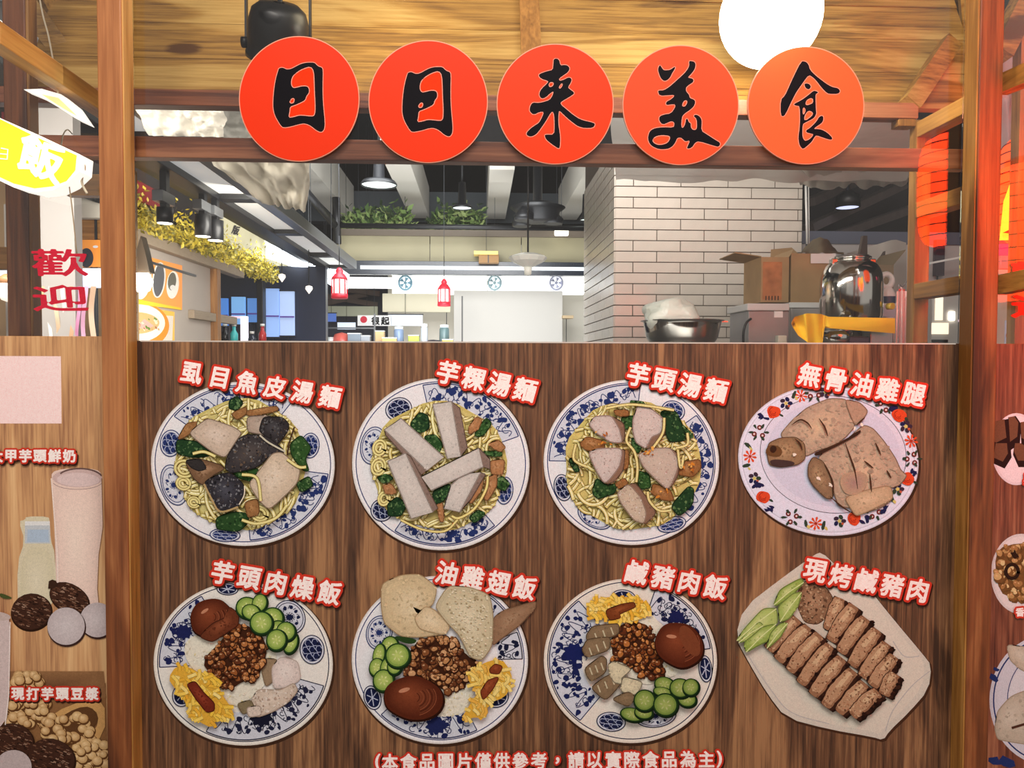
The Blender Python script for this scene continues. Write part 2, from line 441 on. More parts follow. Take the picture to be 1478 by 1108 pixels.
# rear post with the ladder rungs (right)
RPX0, RPX1 = X(1320, 350, .187), X(1342, 350, .187)
post(RPX0, RPX1, .187, .218, 0, Z(1320, 172, .187), w_tan, 'slim rear post behind the right front post')
for fy in (148.5, 279, 409):
    zc = Z(1392, fy, 0.0)
    M().box(RPX0+.001, .012, zc-.019, RPX1+.002, .2, zc+.019, .002).build('rung', w_tany, frame)
# rear beam carrying the roof
rz1, rz0 = Z(500, 133, .187), Z(500, 156, .187)
M().box(X(-40, 150, .187), .187, rz0, RPX0+.004, .225, rz1, .002).build('beam', w_redx, frame)
M().box(X(1294, 180, .2), .19, rz0-.018, RPX0+.0, .225, rz0, .002).build('bracket', w_tan, frame)
# roof: planks rising away from the rear beam, each its own
ry, rz = .215, rz1-.004
sl = Vector((0, .42, .9)).normalized()
wd_ = .118
x_l, x_r = X(60, 60, .3), X(1402, 90, .3)
for i in range(6):
    a = Vector((0, ry, rz)) + sl*(wd_*i); b = a + sl*(wd_-.0025); nn = Vector((0, sl.z, -sl.y))*.014
    j = .0015*((i*7) % 3-1)
    for (u0, u1) in ((x_l, X(764, 30, .3)-.001), (X(764, 30, .3)+.001, x_r)):
        sh = Vector((0, j, 0))
        pts = [Vector((u0, 0, 0))+a+sh, Vector((u0, 0, 0))+b+sh, Vector((u0, 0, 0))+b+nn+sh, Vector((u0, 0, 0))+a+nn+sh]
        M().prism(pts, (u1-u0, 0, 0)).build('roof_plank', w_roof, frame)
bx0, bx1 = X(750, 30, .3), X(778, 30, .3)
a = Vector((0, ry-.012, rz+.08)) + sl*.02; b = a + sl*.6
M().prism([(bx0,)+tuple(a)[1:], (bx0,)+tuple(b)[1:], (bx0, b.y+.014, b.z), (bx0, a.y+.014, a.z)], (bx1-bx0, 0, 0)).build('batten', w_tan, frame)
# rafter and brace at the right end of the roof
p0 = at(1312, 152, .20); p1 = at(1372, 62, .27)
M().beam(p0, p1, .045, .035, up=(0, 1, 0)).build('brace', w_roof, frame)
M().beam(at(1404, 130, .24), at(1392, -20, .5), .03, .05).build('rafter', w_tany, frame)
# timbers of the left bay
lx0, lx1 = X(6, 200, .10), X(39, 200, .10)
post(lx0, lx1, .10, .131, 0, ztop, w_red, 'rear post in the left bay')
o = M().box(lx1, .102, 0, lx1+.006, .135, ztop, .001).build('post_facing', w_tan, frame)
def railX(pxf, pyf, Yf, Yb, h=.04, w=.03, name='rail', m=None):
    p = at(pxf, pyf, Yf); 
    return M().box(p.x-w, Yf, p.z-h/2, p.x, Yb, p.z+h/2, .002).build(name, m or w_tany, frame)
railX(0, 46, -.2, .30, .042, .036)
o = M().box(X(-30, 370, .14), .14, Z(0, 388, .14), X(52, 370, .14), .17, Z(0, 356, .14), .002).build('rail', w_tanx, frame)
o = M().box(X(96, 265, .2), .19, Z(100, 283, .2), X(150, 265, .2), .22, Z(100, 252, .2), .002).build('rail', w_tanx, frame)
o = M().beam(at(60, -10, .34), at(150, 150, .5), .05, .06).build('rafter', w_roof, frame)
o = M().beam(at(90, -10, .4), at(170, 120, .62), .03, .05).build('rafter', w_tany, frame)
o = M().beam(at(28, -8, .28), at(105, 95, .30), .03, .05).build('brace', w_roof, frame)
# rails of the right bay
for (x0, y0, x1, y1, Y0, Y1) in ((1446, 123, 1500, 100, .02, -.1), (1442, 412, 1500, 400, .02, -.08)):
    M().beam(at(x0, y0, Y0), at(x1, y1, Y1), .03, .042).build('rail', w_tany, frame)
M().box(X(1473, 120, .16), .16, .3, X(1500, 120, .16), .19, ztop, .002).build('post', w_tan, frame)
M().beam(at(1440, 80, .15), at(1500, -40, .2), .05, .045, up=(0, 1, 0)).build('brace', w_roof, frame)

# ------------------------------------------------------------------ centre menu board
BT = Z(790, 493.5, 0)
BX0, BX1 = LX1-.03, RX0+.03
board = thing('menu_board', 'wide wood-print menu board with eight dishes and red-edged captions between the posts', 'menu board', ((BX0+BX1)/2, 0, .2))
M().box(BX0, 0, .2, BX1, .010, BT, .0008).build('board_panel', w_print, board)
M().box(BX0+.04, -.0004, BT-.0022, BX1-.04, .0104, BT+.0006).build('edge_strip', mat('pale_edge', C(206, 196, 186), .4), board)
mapb = lambda px, py: at(px, py, 0.0)

def dish(name_label, ox, oy):
    P = Print(mapb); P.tf = lambda p: (ox + p[0]/3.6933, oy + p[1]/3.6933); P.label = name_label
    return P

BLUE = C(38, 52, 104); NAVY = C(26, 32, 66)
def plate(P, cx, cy, rx, ry, rot, body=C(228, 226, 230), rim=C(214, 210, 206), line=BLUE, well=None):
    P.poly(ell(cx+5, cy+9, rx+7, ry+7, rot, 80), C(62, 40, 28))
    P.poly(ell(cx, cy, rx, ry, rot, 80), rim)
    P.poly(ell(cx, cy, rx*.985, ry*.985, rot, 80), mul(body, 1.04))
    P.poly(ell(cx, cy-2, rx*.955, ry*.955, rot, 80), body)
    P.stroke(ell(cx, cy-2, rx*.955, ry*.955, rot, 90), 5, line, closed=True)
    if well: P.fan((cx, cy), ell(cx, cy, rx*.72, ry*.72, rot, 60), well, body)
def sector(P, cx, cy, rx, ry, rot, a0, a1, k0=.66, k1=.935, col=BLUE, seed=1, n=26, closed_sides=True):
    """blue floral panel of the rim between two angles"""
    rnd = random.Random(seed); a0 = radians(a0); a1 = radians(a1); cr, sr = cos(rot), sin(rot)
    def q(a, k): x, y = rx*k*cos(a), ry*k*sin(a); return (cx+x*cr-y*sr, cy-2+x*sr+y*cr)
    pl = [q(a0+(a1-a0)*i/24, k1) for i in range(25)] + [q(a1-(a1-a0)*i/24, k0) for i in range(25)]
    P.poly(pl, C(205, 208, 220))
    for a in (a0, a1):
        if closed_sides: P.stroke([q(a, k0), q(a, k1)], 5, col)
    P.stroke([q(a0+(a1-a0)*i/30, k1) for i in range(31)], 6, col)
    m = max(int(abs(a1-a0)*9), 2)
    # scrolling stem
    NS = m*10; st = [q(a0+(a1-a0)*(.03+.94*i/NS), (k0+k1)/2+(k1-k0)*.27*sin(i*pi/9+seed)) for i in range(NS+1)]
    P.stroke(st, 4.5, col)
    # curls
    for i in range(m*2):
        a = a0+(a1-a0)*rnd.uniform(.06, .94); k = rnd.uniform(k0+.03, k1-.05); c = q(a, k); r = rnd.uniform(13, 26); ph = rnd.uniform(0, 6.28)
        P.stroke([(c[0]+r*(1-t/14)*cos(ph+t*.42), c[1]+r*(1-t/14)*sin(ph+t*.42)) for t in range(13)], 4.5, col)
    # leaves and buds
    for i in range(int(n*abs(a1-a0)/1.3)):
        a = a0+(a1-a0)*rnd.uniform(.05, .95); k = rnd.uniform(k0+.02, k1-.03); c = q(a, k)
        P.poly(smooth(blob(c[0], c[1], rnd.uniform(9, 20), 6, .35, rnd.uniform(.6, 1), rnd.uniform(0, 3), rnd), 1), col)
def flower(P, x, y, r, col, seed=3):
    P.poly([(x+r*(1+.13*sin(9*a))*cos(a), y+r*.85*(1+.13*sin(9*a))*sin(a)) for a in [i*2*pi/54 for i in range(54)]], col)
    for i in range(11):
        a = -2.8+i*.52; P.stroke([(x+r*.9*cos(a), y+r*.8*sin(a)), (x+r*1.35*cos(a+.1), y+r*1.25*sin(a+.1)), (x+r*1.4*cos(a+.35), y+r*1.2*sin(a+.35))], 4, col)
def medallion(P, x, y, rx, ry, rot=0.0, col=BLUE, kind='honey', clip=None):
    P.poly(ell(x, y, rx, ry, rot, 36), C(206, 208, 220)); P.stroke(ell(x, y, rx, ry, rot, 36), 5, col, closed=True)
    if kind == 'honey':
        P.poly(ell(x, y, rx*.84, ry*.84, rot, 30), col)
        for i in range(7):
            a = i*pi/3; d = 0 if i == 6 else .56
            xx, yy = rx*d*cos(a), ry*d*sin(a); c, s = cos(rot), sin(rot)
            P.stroke(ell(x+xx*c-yy*s, y+xx*s+yy*c, rx*.26, ry*.26, rot, 6), 4, C(168, 176, 204), closed=True)
    elif kind == 'cross':
        P.poly(ell(x, y, rx*.84, ry*.84, rot, 30), col)
        for i in range(3):
            a = i*pi/3+.3; P.stroke([(x-rx*.7*cos(a), y-ry*.7*sin(a)), (x+rx*.7*cos(a), y+ry*.7*sin(a))], 5, C(180, 186, 208))
    else:
        P.stroke(ell(x, y, rx*.86, ry*.86, rot, 36), 4, col, closed=True)
        rnd = random.Random(int(x*7+y)); flower(P, x, y, min(rx, ry)*.25, col, int(x))
        for i in range(9):
            a = i*.7; P.poly(smooth(blob(x+rx*.58*cos(a), y+ry*.58*sin(a), min(rx, ry)*.15, 6, .3, .8, a, rnd), 1), col)
            P.stroke([(x+rx*.5*cos(a+.3), y+ry*.5*sin(a+.3)), (x+rx*.65*cos(a+.5), y+ry*.68*sin(a+.5)), (x+rx*.5*cos(a+.6), y+ry*.7*sin(a+.6))], 4, col)
def piece(P, pts, col, edge=None, lite=None, spots=None, it=1, ew=3.4, n=40, ss=(3, 8), seed=1, hatch=None):
    """a bit of food: dark edge, body, paler middle, mottling"""
    rnd = random.Random(seed+len(pts)+int(pts[0][0]))
    q = soft(pts, it) if it else list(pts)
    P.stroke(q, ew*2.6, mixc(edge or mul(col, .35), col, .35), closed=True); P.stroke(q, ew*1.1, edge or mul(col, .35), closed=True)
    P.poly(q, mul(col, .9))
    P.poly(scalepoly(q, .88), col)
    if lite: 
        cx = sum(p[0] for p in pts)/len(pts); cy = sum(p[1] for p in pts)/len(pts)
        P.fan((cx-6, cy-6), scalepoly(q, .72, -4, -5), lite, col)
    xs = [p[0] for p in pts]; ys = [p[1] for p in pts]
    sp = spots or [mul(col, .72), mul(col, 1.15), mul(col, .85)]
    k = 0; tries = 0
    while k < n and tries < n*6:
        tries += 1; x = rnd.uniform(min(xs), max(xs)); y = rnd.uniform(min(ys), max(ys))
        if not inside((x, y), q): continue
        P.poly(blob(x, y, rnd.uniform(*ss), 6, .4, rnd.uniform(.4, 1), rnd.uniform(0, 3), rnd), mixc(col, rnd.choice(sp), rnd.uniform(.35, .9))); k += 1
def strokes(P, region, n, col, w=13, ln=150, dark=None, seed=2, curl=1.0):
    """noodles"""
    rnd = random.Random(seed); xs = [p[0] for p in region]; ys = [p[1] for p in region]; k = 0; t_ = 0
    while k < n and t_ < n*20:
        t_ += 1; x = rnd.uniform(min(xs), max(xs)); y = rnd.uniform(min(ys), max(ys))
        if not inside((x, y), region): continue
        a = rnd.uniform(0, 6.28); kk = rnd.uniform(-.016, .016)*curl; pts = []; L_ = rnd.uniform(.5, 1.2)*ln
        for j in range(int(L_/9)):
            pts.append((x, y)); a += kk*9+rnd.uniform(-.07, .07); x += 9*cos(a); y += 9*sin(a)
            if not inside((x, y), region): break
        if len(pts) < 4: continue
        c = mixc(col, rnd.choice([C(240, 228, 160), C(206, 186, 104), C(226, 212, 150)]), rnd.uniform(0, .8)); w_ = w*rnd.uniform(.8, 1.15)
        P.stroke(pts, w_+6, dark or C(128, 104, 48)); P.stroke(pts, w_, c); 
        P.stroke([(p[0]-w_*.12, p[1]-w_*.15) for p in pts[1:-1]] if len(pts) > 5 else pts, w_*.3, mixc(c, C(252, 248, 220), .7)); k += 1
def minced(P, region, n, cols, r=(9, 20), seed=4, dark=C(64, 34, 20)):
    rnd = random.Random(seed); xs = [p[0] for p in region]; ys = [p[1] for p in region]; k = 0; t_ = 0
    P.poly(smooth(region, 1), dark)
    while k < n and t_ < n*12:
        t_ += 1; x = rnd.uniform(min(xs), max(xs)); y = rnd.uniform(min(ys), max(ys))
        if not inside((x, y), region): continue
        rr = rnd.uniform(*r); c = rnd.choice(cols); b_ = blob(x, y, rr, 7, .32, rnd.uniform(.6, 1), rnd.uniform(0, 3), rnd)
        P.poly(scalepoly(b_, 1.28, 2, 3), mul(dark, rnd.uniform(.7, 1.3))); P.poly(smooth(b_, 1), c)
        P.poly(blob(x-rr*.25, y-rr*.3, rr*.36, 5, .3, .7, 0, rnd), mixc(c, C(240, 196, 150), .45)); k += 1
def greens(P, lst, seed=5, col=C(34, 62, 36)):
    for i, pts in enumerate(lst):
        piece(P, pts, mixc(col, C(56, 92, 40), (i % 3)*.25), C(14, 26, 16), spots=[C(18, 36, 22), C(72, 110, 62), C(110, 140, 90)], n=36, ss=(3, 9), seed=seed+i)
def rice(P, region, seed=6, base=C(226, 220, 204)):
    rnd = random.Random(seed); P.poly(smooth(region, 2), base); xs = [p[0] for p in region]; ys = [p[1] for p in region]; k = 0
    while k < 220:
        x = rnd.uniform(min(xs), max(xs)); y = rnd.uniform(min(ys), max(ys)); 
        k += 1
        if inside((x, y), region): P.poly(ell(x, y, 8, 3.6, rnd.uniform(0, 3), 7), mixc(base, rnd.choice([C(250, 248, 236), C(196, 186, 160), C(214, 196, 130)]), rnd.uniform(.2, .9)))
def cucumber(P, x, y, rx, ry, rot=0, k=1.0):
    P.poly(ell(x+4, y+6, rx+5, ry+5, rot, 26), mul(C(22, 40, 20), k))
    P.poly(ell(x, y, rx, ry, rot, 26), mul(C(34, 66, 28), k)); P.poly(ell(x, y, rx*.88, ry*.88, rot, 26), mul(C(132, 160, 74), k))
    P.fan((x, y), ell(x, y, rx*.74, ry*.74, rot, 22), mul(C(190, 204, 116), k), mul(C(146, 172, 84), k))
    for i in range(6):
        a = i*1.047+rot; P.poly(ell(x+rx*.34*cos(a), y+ry*.34*sin(a), rx*.13, ry*.06, a, 8), mul(C(206, 214, 146), k))
def egg(P, x, y, r, rot=0, seed=1, ar=.8):
    """braised brown egg or mushroom"""
    rnd = random.Random(seed); b_ = blob(x, y, r, 12, .06, ar, rot, rnd)
    P.poly(smooth(scalepoly(b_, 1.05, 3, 6), 2), C(40, 16, 8)); P.poly(smooth(b_, 2), C(84, 36, 20))
    P.fan((x-r*.15, y-r*.2), smooth(scalepoly(b_, .86, -3, -5), 2), C(134, 68, 42), C(86, 38, 22))
    for i in range(9):
        k = .25+.07*i; P.stroke([(x+r*k*cos(t)*1.0-6, y+r*k*ar*sin(t)-4) for t in [(-.9+i*.05)+j*.16 for j in range(12)]], 3.4, mixc(C(60, 24, 14), C(150, 84, 56), (i % 3)/2.4))
    P.poly(ell(x-r*.3, y-r*.36*ar, r*.2, r*.07, rot-.4, 12), C(190, 130, 100))
def shreds(P, region, n, seed=8, col=C(240, 196, 70)):
    rnd = random.Random(seed); P.poly(smooth(region, 1), C(222, 170, 60)); xs = [p[0] for p in region]; ys = [p[1] for p in region]; k = 0
    while k < n:
        x = rnd.uniform(min(xs), max(xs)); y = rnd.uniform(min(ys), max(ys))
        k += 1
        if not inside((x, y), region): continue
        a = rnd.uniform(-.6, .9)+(1.0 if rnd.random() < .5 else 0); l = rnd.uniform(30, 64)
        pts = [(x-l*cos(a)/2, y-l*sin(a)/2), (x+4, y+3), (x+l*cos(a+.3)/2, y+l*sin(a+.3)/2)]
        c = mixc(col, rnd.choice([C(252, 222, 120), C(226, 160, 50), C(248, 228, 150)]), rnd.uniform(0, .8))
        P.stroke(pts, 20, mul(c, .55)); P.stroke(pts, 15, c)

CAPK = dict(fill=C(252, 236, 232), outline=C(206, 56, 40), ow=4.4, bold=1.0, shadow=C(58, 28, 20))

# ---- 1: milkfish skin soup noodles
P = dish('', 200, 510); D = (556, 588, 490, 437, .06)
plate(P, *D)
sector(P, *D, 214, 302, .70, seed=2); sector(P, *D, 4, 82, .72, seed=3, n=34)
medallion(P, 172, 478, 55, 70, .1); medallion(P, 915, 490, 48, 66, .1); medallion(P, 190, 700, 66, 110, -.3, kind='flower'); medallion(P, 462, 966, 80, 34, .05)
br = smooth([(548+352*cos(i*.35)*k_, 590+352*sin(i*.35)*k_) for i, k_ in enumerate([1,.97,1.04,.98,1.03,.96,1,1.04,.96,1.02,.98,1.05,.97,1,1.03,.97,1.02,.99])], 1); P.poly(br, C(196, 182, 110)); P.fan((548, 560), ell(548, 585, 330, 330, 0, 40), C(150, 128, 62), C(206, 194, 128))
strokes(P, br, 240, C(222, 208, 134), 15, 190, seed=11)
for (x, y, r) in ((245, 690, 36), (250, 612, 50), (300, 790, 30), (650, 850, 44)):
    for rr in (r, r*.62): P.stroke(ell(x, y, rr, rr*.85, .3, 24), 17, C(130, 108, 50), closed=True); P.stroke(ell(x, y, rr, rr*.85, .3, 24), 11, C(226, 214, 146), closed=True)
greens(P, [[(490,250),(530,226),(562,262),(530,300),(488,292)], [(420,872),(500,842),(582,848),(592,892),(540,945),(420,932)], [(812,480),(870,432),(924,500),(890,560),(912,625),(880,620),(820,540)],
           [(210,455),(330,470),(400,540),(300,552),(208,530)], [(846,690),(912,650),(935,700),(870,738)], [(500,620),(600,600),(650,620),(620,680),(540,660)]])
for q in ([(215,455),(262,372),(316,362),(312,402),(250,445)], [(565,308),(742,278),(752,302),(600,334)], [(500,320),(580,282),(580,320),(530,352)], [(570,790),(640,770),(650,850),(590,870)]):
    piece(P, q, C(150, 106, 66), C(70, 42, 22), C(180, 136, 90))
piece(P, [(255,568),(330,558),(440,590),(466,612),(400,646),(350,700),(300,660)], C(120, 90, 66), C(46, 34, 28), C(176, 140, 110))
piece(P, [(258,566),(340,562),(370,610),(330,622),(290,604)], C(52, 48, 48), C(24, 22, 22))
piece(P, [(275,425),(340,370),(380,345),(512,390),(556,420),(520,470),(470,552),(400,520)], C(196, 176, 158), C(88, 62, 46), C(216, 198, 184), n=60)
piece(P, [(585,335),(700,330),(800,368),(800,410),(742,480),(680,430),(590,415)], C(170, 152, 138), C(70, 54, 44), C(192, 176, 164))
piece(P, [(672,336),(770,338),(806,372),(800,412),(744,486),(690,440),(650,410)], C(50, 46, 48), C(22, 20, 20), C(74, 72, 76), n=70, spots=[C(110, 110, 112), C(26, 24, 26), C(84, 70, 60)])
piece(P, [(470,606),(482,545),(545,450),(585,430),(695,440),(792,522),(700,542),(640,602),(500,632)], C(58, 54, 56), C(24, 22, 22), C(84, 76, 74), n=130, spots=[C(130, 128, 128), C(28, 26, 28), C(112, 92, 74)])
piece(P, [(596,690),(660,610),(722,530),(772,524),(868,612),(850,690),(705,828),(650,776)], C(204, 184, 162), C(90, 66, 46), C(222, 206, 188), n=70)
piece(P, [(358,680),(440,640),(500,632),(566,690),(578,742),(540,812),(450,842),(400,770)], C(48, 46, 52), C(24, 20, 20), C(76, 76, 86), n=120, spots=[C(140, 140, 146), C(24, 24, 28), C(90, 80, 76)])
P.stroke(spl([(360,690),(400,770),(446,836),(540,812)]), 10, C(176, 150, 104)); P.stroke(spl([(655,432),(700,470),(790,520)]), 9, C(196, 190, 170))
P.stroke(spl([(574,700),(572,750),(545,800)]), 6, C(226, 214, 190)); P.stroke(spl([(800,540),(812,470),(838,390)]), 9, C(70, 48, 32))
for q in ([(300,530),(360,520),(420,545)], [(560,640),(640,660),(660,780)], [(800,560),(860,600),(900,600)], [(560,880),(640,900),(740,870),(800,800)]):
    P.stroke(spl(q), 18, C(130, 108, 50)); P.stroke(spl(q), 12, C(230, 218, 150))
P.build('dish_picture', board, 'printed bowl of noodles with dark fish skin pieces and pale fish chunks')

# ---- 2: taro cake soup noodles
P = dish('', 490, 510); D = (540, 590, 473, 458, .1)
plate(P, *D)
sector(P, *D, 252, 334, .70, seed=5, n=30); sector(P, *D, 44, 118, .76, seed=6, n=30)
medallion(P, 316, 296, 70, 60, -.3, NAVY); medallion(P, 180, 490, 66, 100, .2, kind='flower'); medallion(P, 226, 834, 58, 58, .4, NAVY); medallion(P, 880, 730, 44, 72, .1)
br = smooth([(532+368*cos(i*.35)*k_, 600+345*sin(i*.35)*k_) for i, k_ in enumerate([1,.96,1.03,.98,1.03,.95,1,1.05,.96,1.02,.97,1.04,.97,1.02,1.03,.95,1.02,.99])], 1); P.poly(br, C(200, 182, 108)); P.fan((532, 600), ell(540, 600, 330, 315, 0, 40), C(120, 84, 40), C(206, 190, 120))
strokes(P, br, 240, C(224, 208, 136), 14, 200, seed=21)
for (x, y, r) in ((215, 500, 40), (210, 600, 44), (240, 770, 36)):
    for rr in (r, r*.6): P.stroke(ell(x, y, rr*.8, rr, .3, 24), 15, C(130, 108, 50), closed=True); P.stroke(ell(x, y, rr*.8, rr, .3, 24), 10, C(228, 216, 148), closed=True)
greens(P, [[(380,370),(430,312),(472,330),(480,400),(430,420),(390,400)], [(450,440),(510,430),(550,480),(530,530),(490,500)], [(720,430),(780,340),(812,370),(770,430),(740,442)], [(258,800),(310,760),(360,800),(330,862),(262,862)],
           [(202,660),(250,640),(290,662),(240,690)], [(836,670),(870,652),(905,690),(880,730),(840,710)], [(500,730),(590,690),(596,740),(530,800),(500,790)], [(690,870),(740,830),(780,850),(720,900)], [(764,520),(862,520),(866,545),(780,540)]])
for q in ([(690,390),(730,336),(760,350),(740,400),(690,430)], [(790,480),(850,460),(886,500),(850,520)], [(800,570),(880,560),(870,640),(810,640)], [(232,700),(280,690),(310,740),(250,745)], [(780,660),(836,640),(838,700),(790,780),(770,770)], [(522,800),(552,790),(556,890),(536,890)], [(700,640),(770,640),(760,720),(700,800),(680,760)]):
    piece(P, q, C(170, 120, 80), C(80, 48, 24), C(196, 150, 110))
slab = C(200, 192, 186)
def bar(P, top, side, c=slab):
    piece(P, side, mul(C(134, 112, 102), 1), C(70, 52, 44), it=0, n=20); piece(P, top, c, C(110, 94, 84), mul(c, 1.12), it=0, n=50, ss=(2, 6), ew=4)
bar(P, [(500,270),(596,256),(646,545),(578,556)], [(596,256),(640,290),(680,500),(646,545)])
bar(P, [(246,404),(330,346),(556,550),(468,618)], [(246,404),(250,430),(440,640),(468,618)])
bar(P, [(560,820),(596,700),(660,640),(750,630),(640,838)], [(750,630),(776,640),(700,770),(640,838)])
bar(P, [(262,572),(354,530),(498,840),(386,872)], [(354,530),(380,545),(524,820),(498,840)])
bar(P, [(440,654),(742,502),(764,598),(490,722)], [(742,502),(800,560),(800,610),(764,598)])
P.stroke(spl([(600,860),(640,870),(720,820),(780,720),(790,650)]), 17, C(110, 84, 36)); P.stroke(spl([(600,860),(640,870),(720,820),(780,720),(790,650)]), 11, C(232, 216, 140))
P.stroke(spl([(330,880),(440,930),(560,940),(630,880)]), 16, C(110, 84, 36)); P.stroke(spl([(330,880),(440,930),(560,940),(630,880)]), 10, C(228, 212, 140))
P.build('dish_picture', board, 'printed bowl of noodles topped with five grey taro cake bars')

# ---- 3: taro soup noodles
P = dish('', 765, 510); D = (540, 580, 468, 440, .08)
plate(P, *D)
sector(P, *D, 176, 272, .70, seed=8, n=34); sector(P, *D, 318, 400, .74, seed=9, n=30)
medallion(P, 175, 714, 46, 70, -.2, NAVY); medallion(P, 344, 868, 96, 56, .5, kind='flower'); medallion(P, 762, 305, 62, 52, .3); medallion(P, 755, 910, 76, 38, -.25)
br = smooth([(545+370*cos(i*.35)*k_, 595+345*sin(i*.35)*k_) for i, k_ in enumerate([1,1.02,.95,1.04,.98,1.03,.97,1.04,1,.95,1.03,.98,1.05,.96,1.03,.97,1.02,1])], 1); P.poly(br, C(204, 186, 112)); P.fan((545, 595), ell(545, 595, 330, 310, 0, 40), C(140, 96, 44), C(210, 192, 118))
strokes(P, br, 240, C(220, 204, 132), 14, 230, seed=31)
greens(P, [[(690,306),(770,302),(800,360),(830,460),(740,470),(712,400)], [(800,370),(870,440),(840,452)], [(480,340),(560,330),(548,400),(500,400)], [(203,562),(232,556),(262,622),(240,630)], [(330,740),(350,660),(400,700),(456,694),(450,740),(360,772)],
           [(560,620),(630,640),(640,712),(580,720)], [(746,810),(840,704),(868,720),(862,800),(790,866)], [(530,250),(600,258),(610,276),(540,270)], [(540,440),(590,500),(570,530),(540,500)]])
for q in ([(262,480),(300,440),(380,462),(400,500),(300,516)], [(640,740),(650,690),(740,720),(764,780),(700,776)], [(780,640),(800,580),(900,560),(905,610),(860,655)], [(490,520),(520,512),(520,600),(494,620)], [(450,690),(500,660),(520,690),(470,716)], [(440,300),(520,300),(520,330),(460,330)]):
    piece(P, q, C(150, 102, 60), C(70, 42, 22), C(186, 140, 96))
tar = C(200, 184, 178)
def chunk(P, top, side, seed=1, c=tar):
    piece(P, side, C(134, 102, 84), C(66, 44, 34), n=20, seed=seed); piece(P, top, c, C(112, 84, 70), mul(c, 1.1), n=80, ss=(2, 5), ew=4, it=1, seed=seed, spots=[C(150, 120, 110), C(214, 204, 200), C(168, 132, 124)])
chunk(P, [(312,376),(340,335),(428,330),(470,400),(486,470),(430,470),(350,420)], [(428,330),(496,372),(500,450),(486,470),(460,400)], 1)
chunk(P, [(545,350),(570,276),(620,280),(712,352),(690,420),(640,440),(612,502),(560,470),(545,410)], [(712,352),(712,430),(640,500),(612,502),(640,430)], 2)
chunk(P, [(308,524),(360,505),(488,502),(470,600),(396,692),(350,620)], [(488,502),(500,520),(490,620),(440,680),(396,692)], 3)
chunk(P, [(570,535),(640,505),(740,500),(780,560),(776,620),(730,722),(660,660),(600,600)], [(740,500),(790,540),(780,650),(730,722)], 4, C(190, 172, 158))
chunk(P, [(460,736),(520,690),(580,760),(612,840),(600,898),(548,880),(480,790)], [(520,690),(560,690),(670,840),(612,898),(600,898)], 5, C(194, 176, 156))
for q in ([(530,390),(508,460),(550,520),(566,600),(560,680)], [(708,340),(700,420),(650,496)], [(780,510),(790,590),(800,600),(810,540)], [(830,420),(830,480),(770,500)], [(240,480),(230,560),(300,600)], [(620,730),(630,780),(680,830),(740,830)], [(400,290),(520,270),(640,280),(760,300)]):
    P.stroke(spl(q), 17, C(112, 88, 42)); P.stroke(spl(q), 11, C(226, 212, 146))
for i in range(26):
    rnd = random.Random(i); x, y = rnd.choice([(380, 420), (640, 520), (690, 740), (830, 600), (400, 480)]); P.poly(blob(x+rnd.uniform(-40, 40), y+rnd.uniform(-24, 24), rnd.uniform(6, 14), 6, .4, .6, rnd.uniform(0, 3), rnd), rnd.choice([C(206, 130, 50), C(170, 96, 40), C(226, 166, 84)]))
P.build('dish_picture', board, 'printed bowl of noodles with rough pale taro chunks and greens')

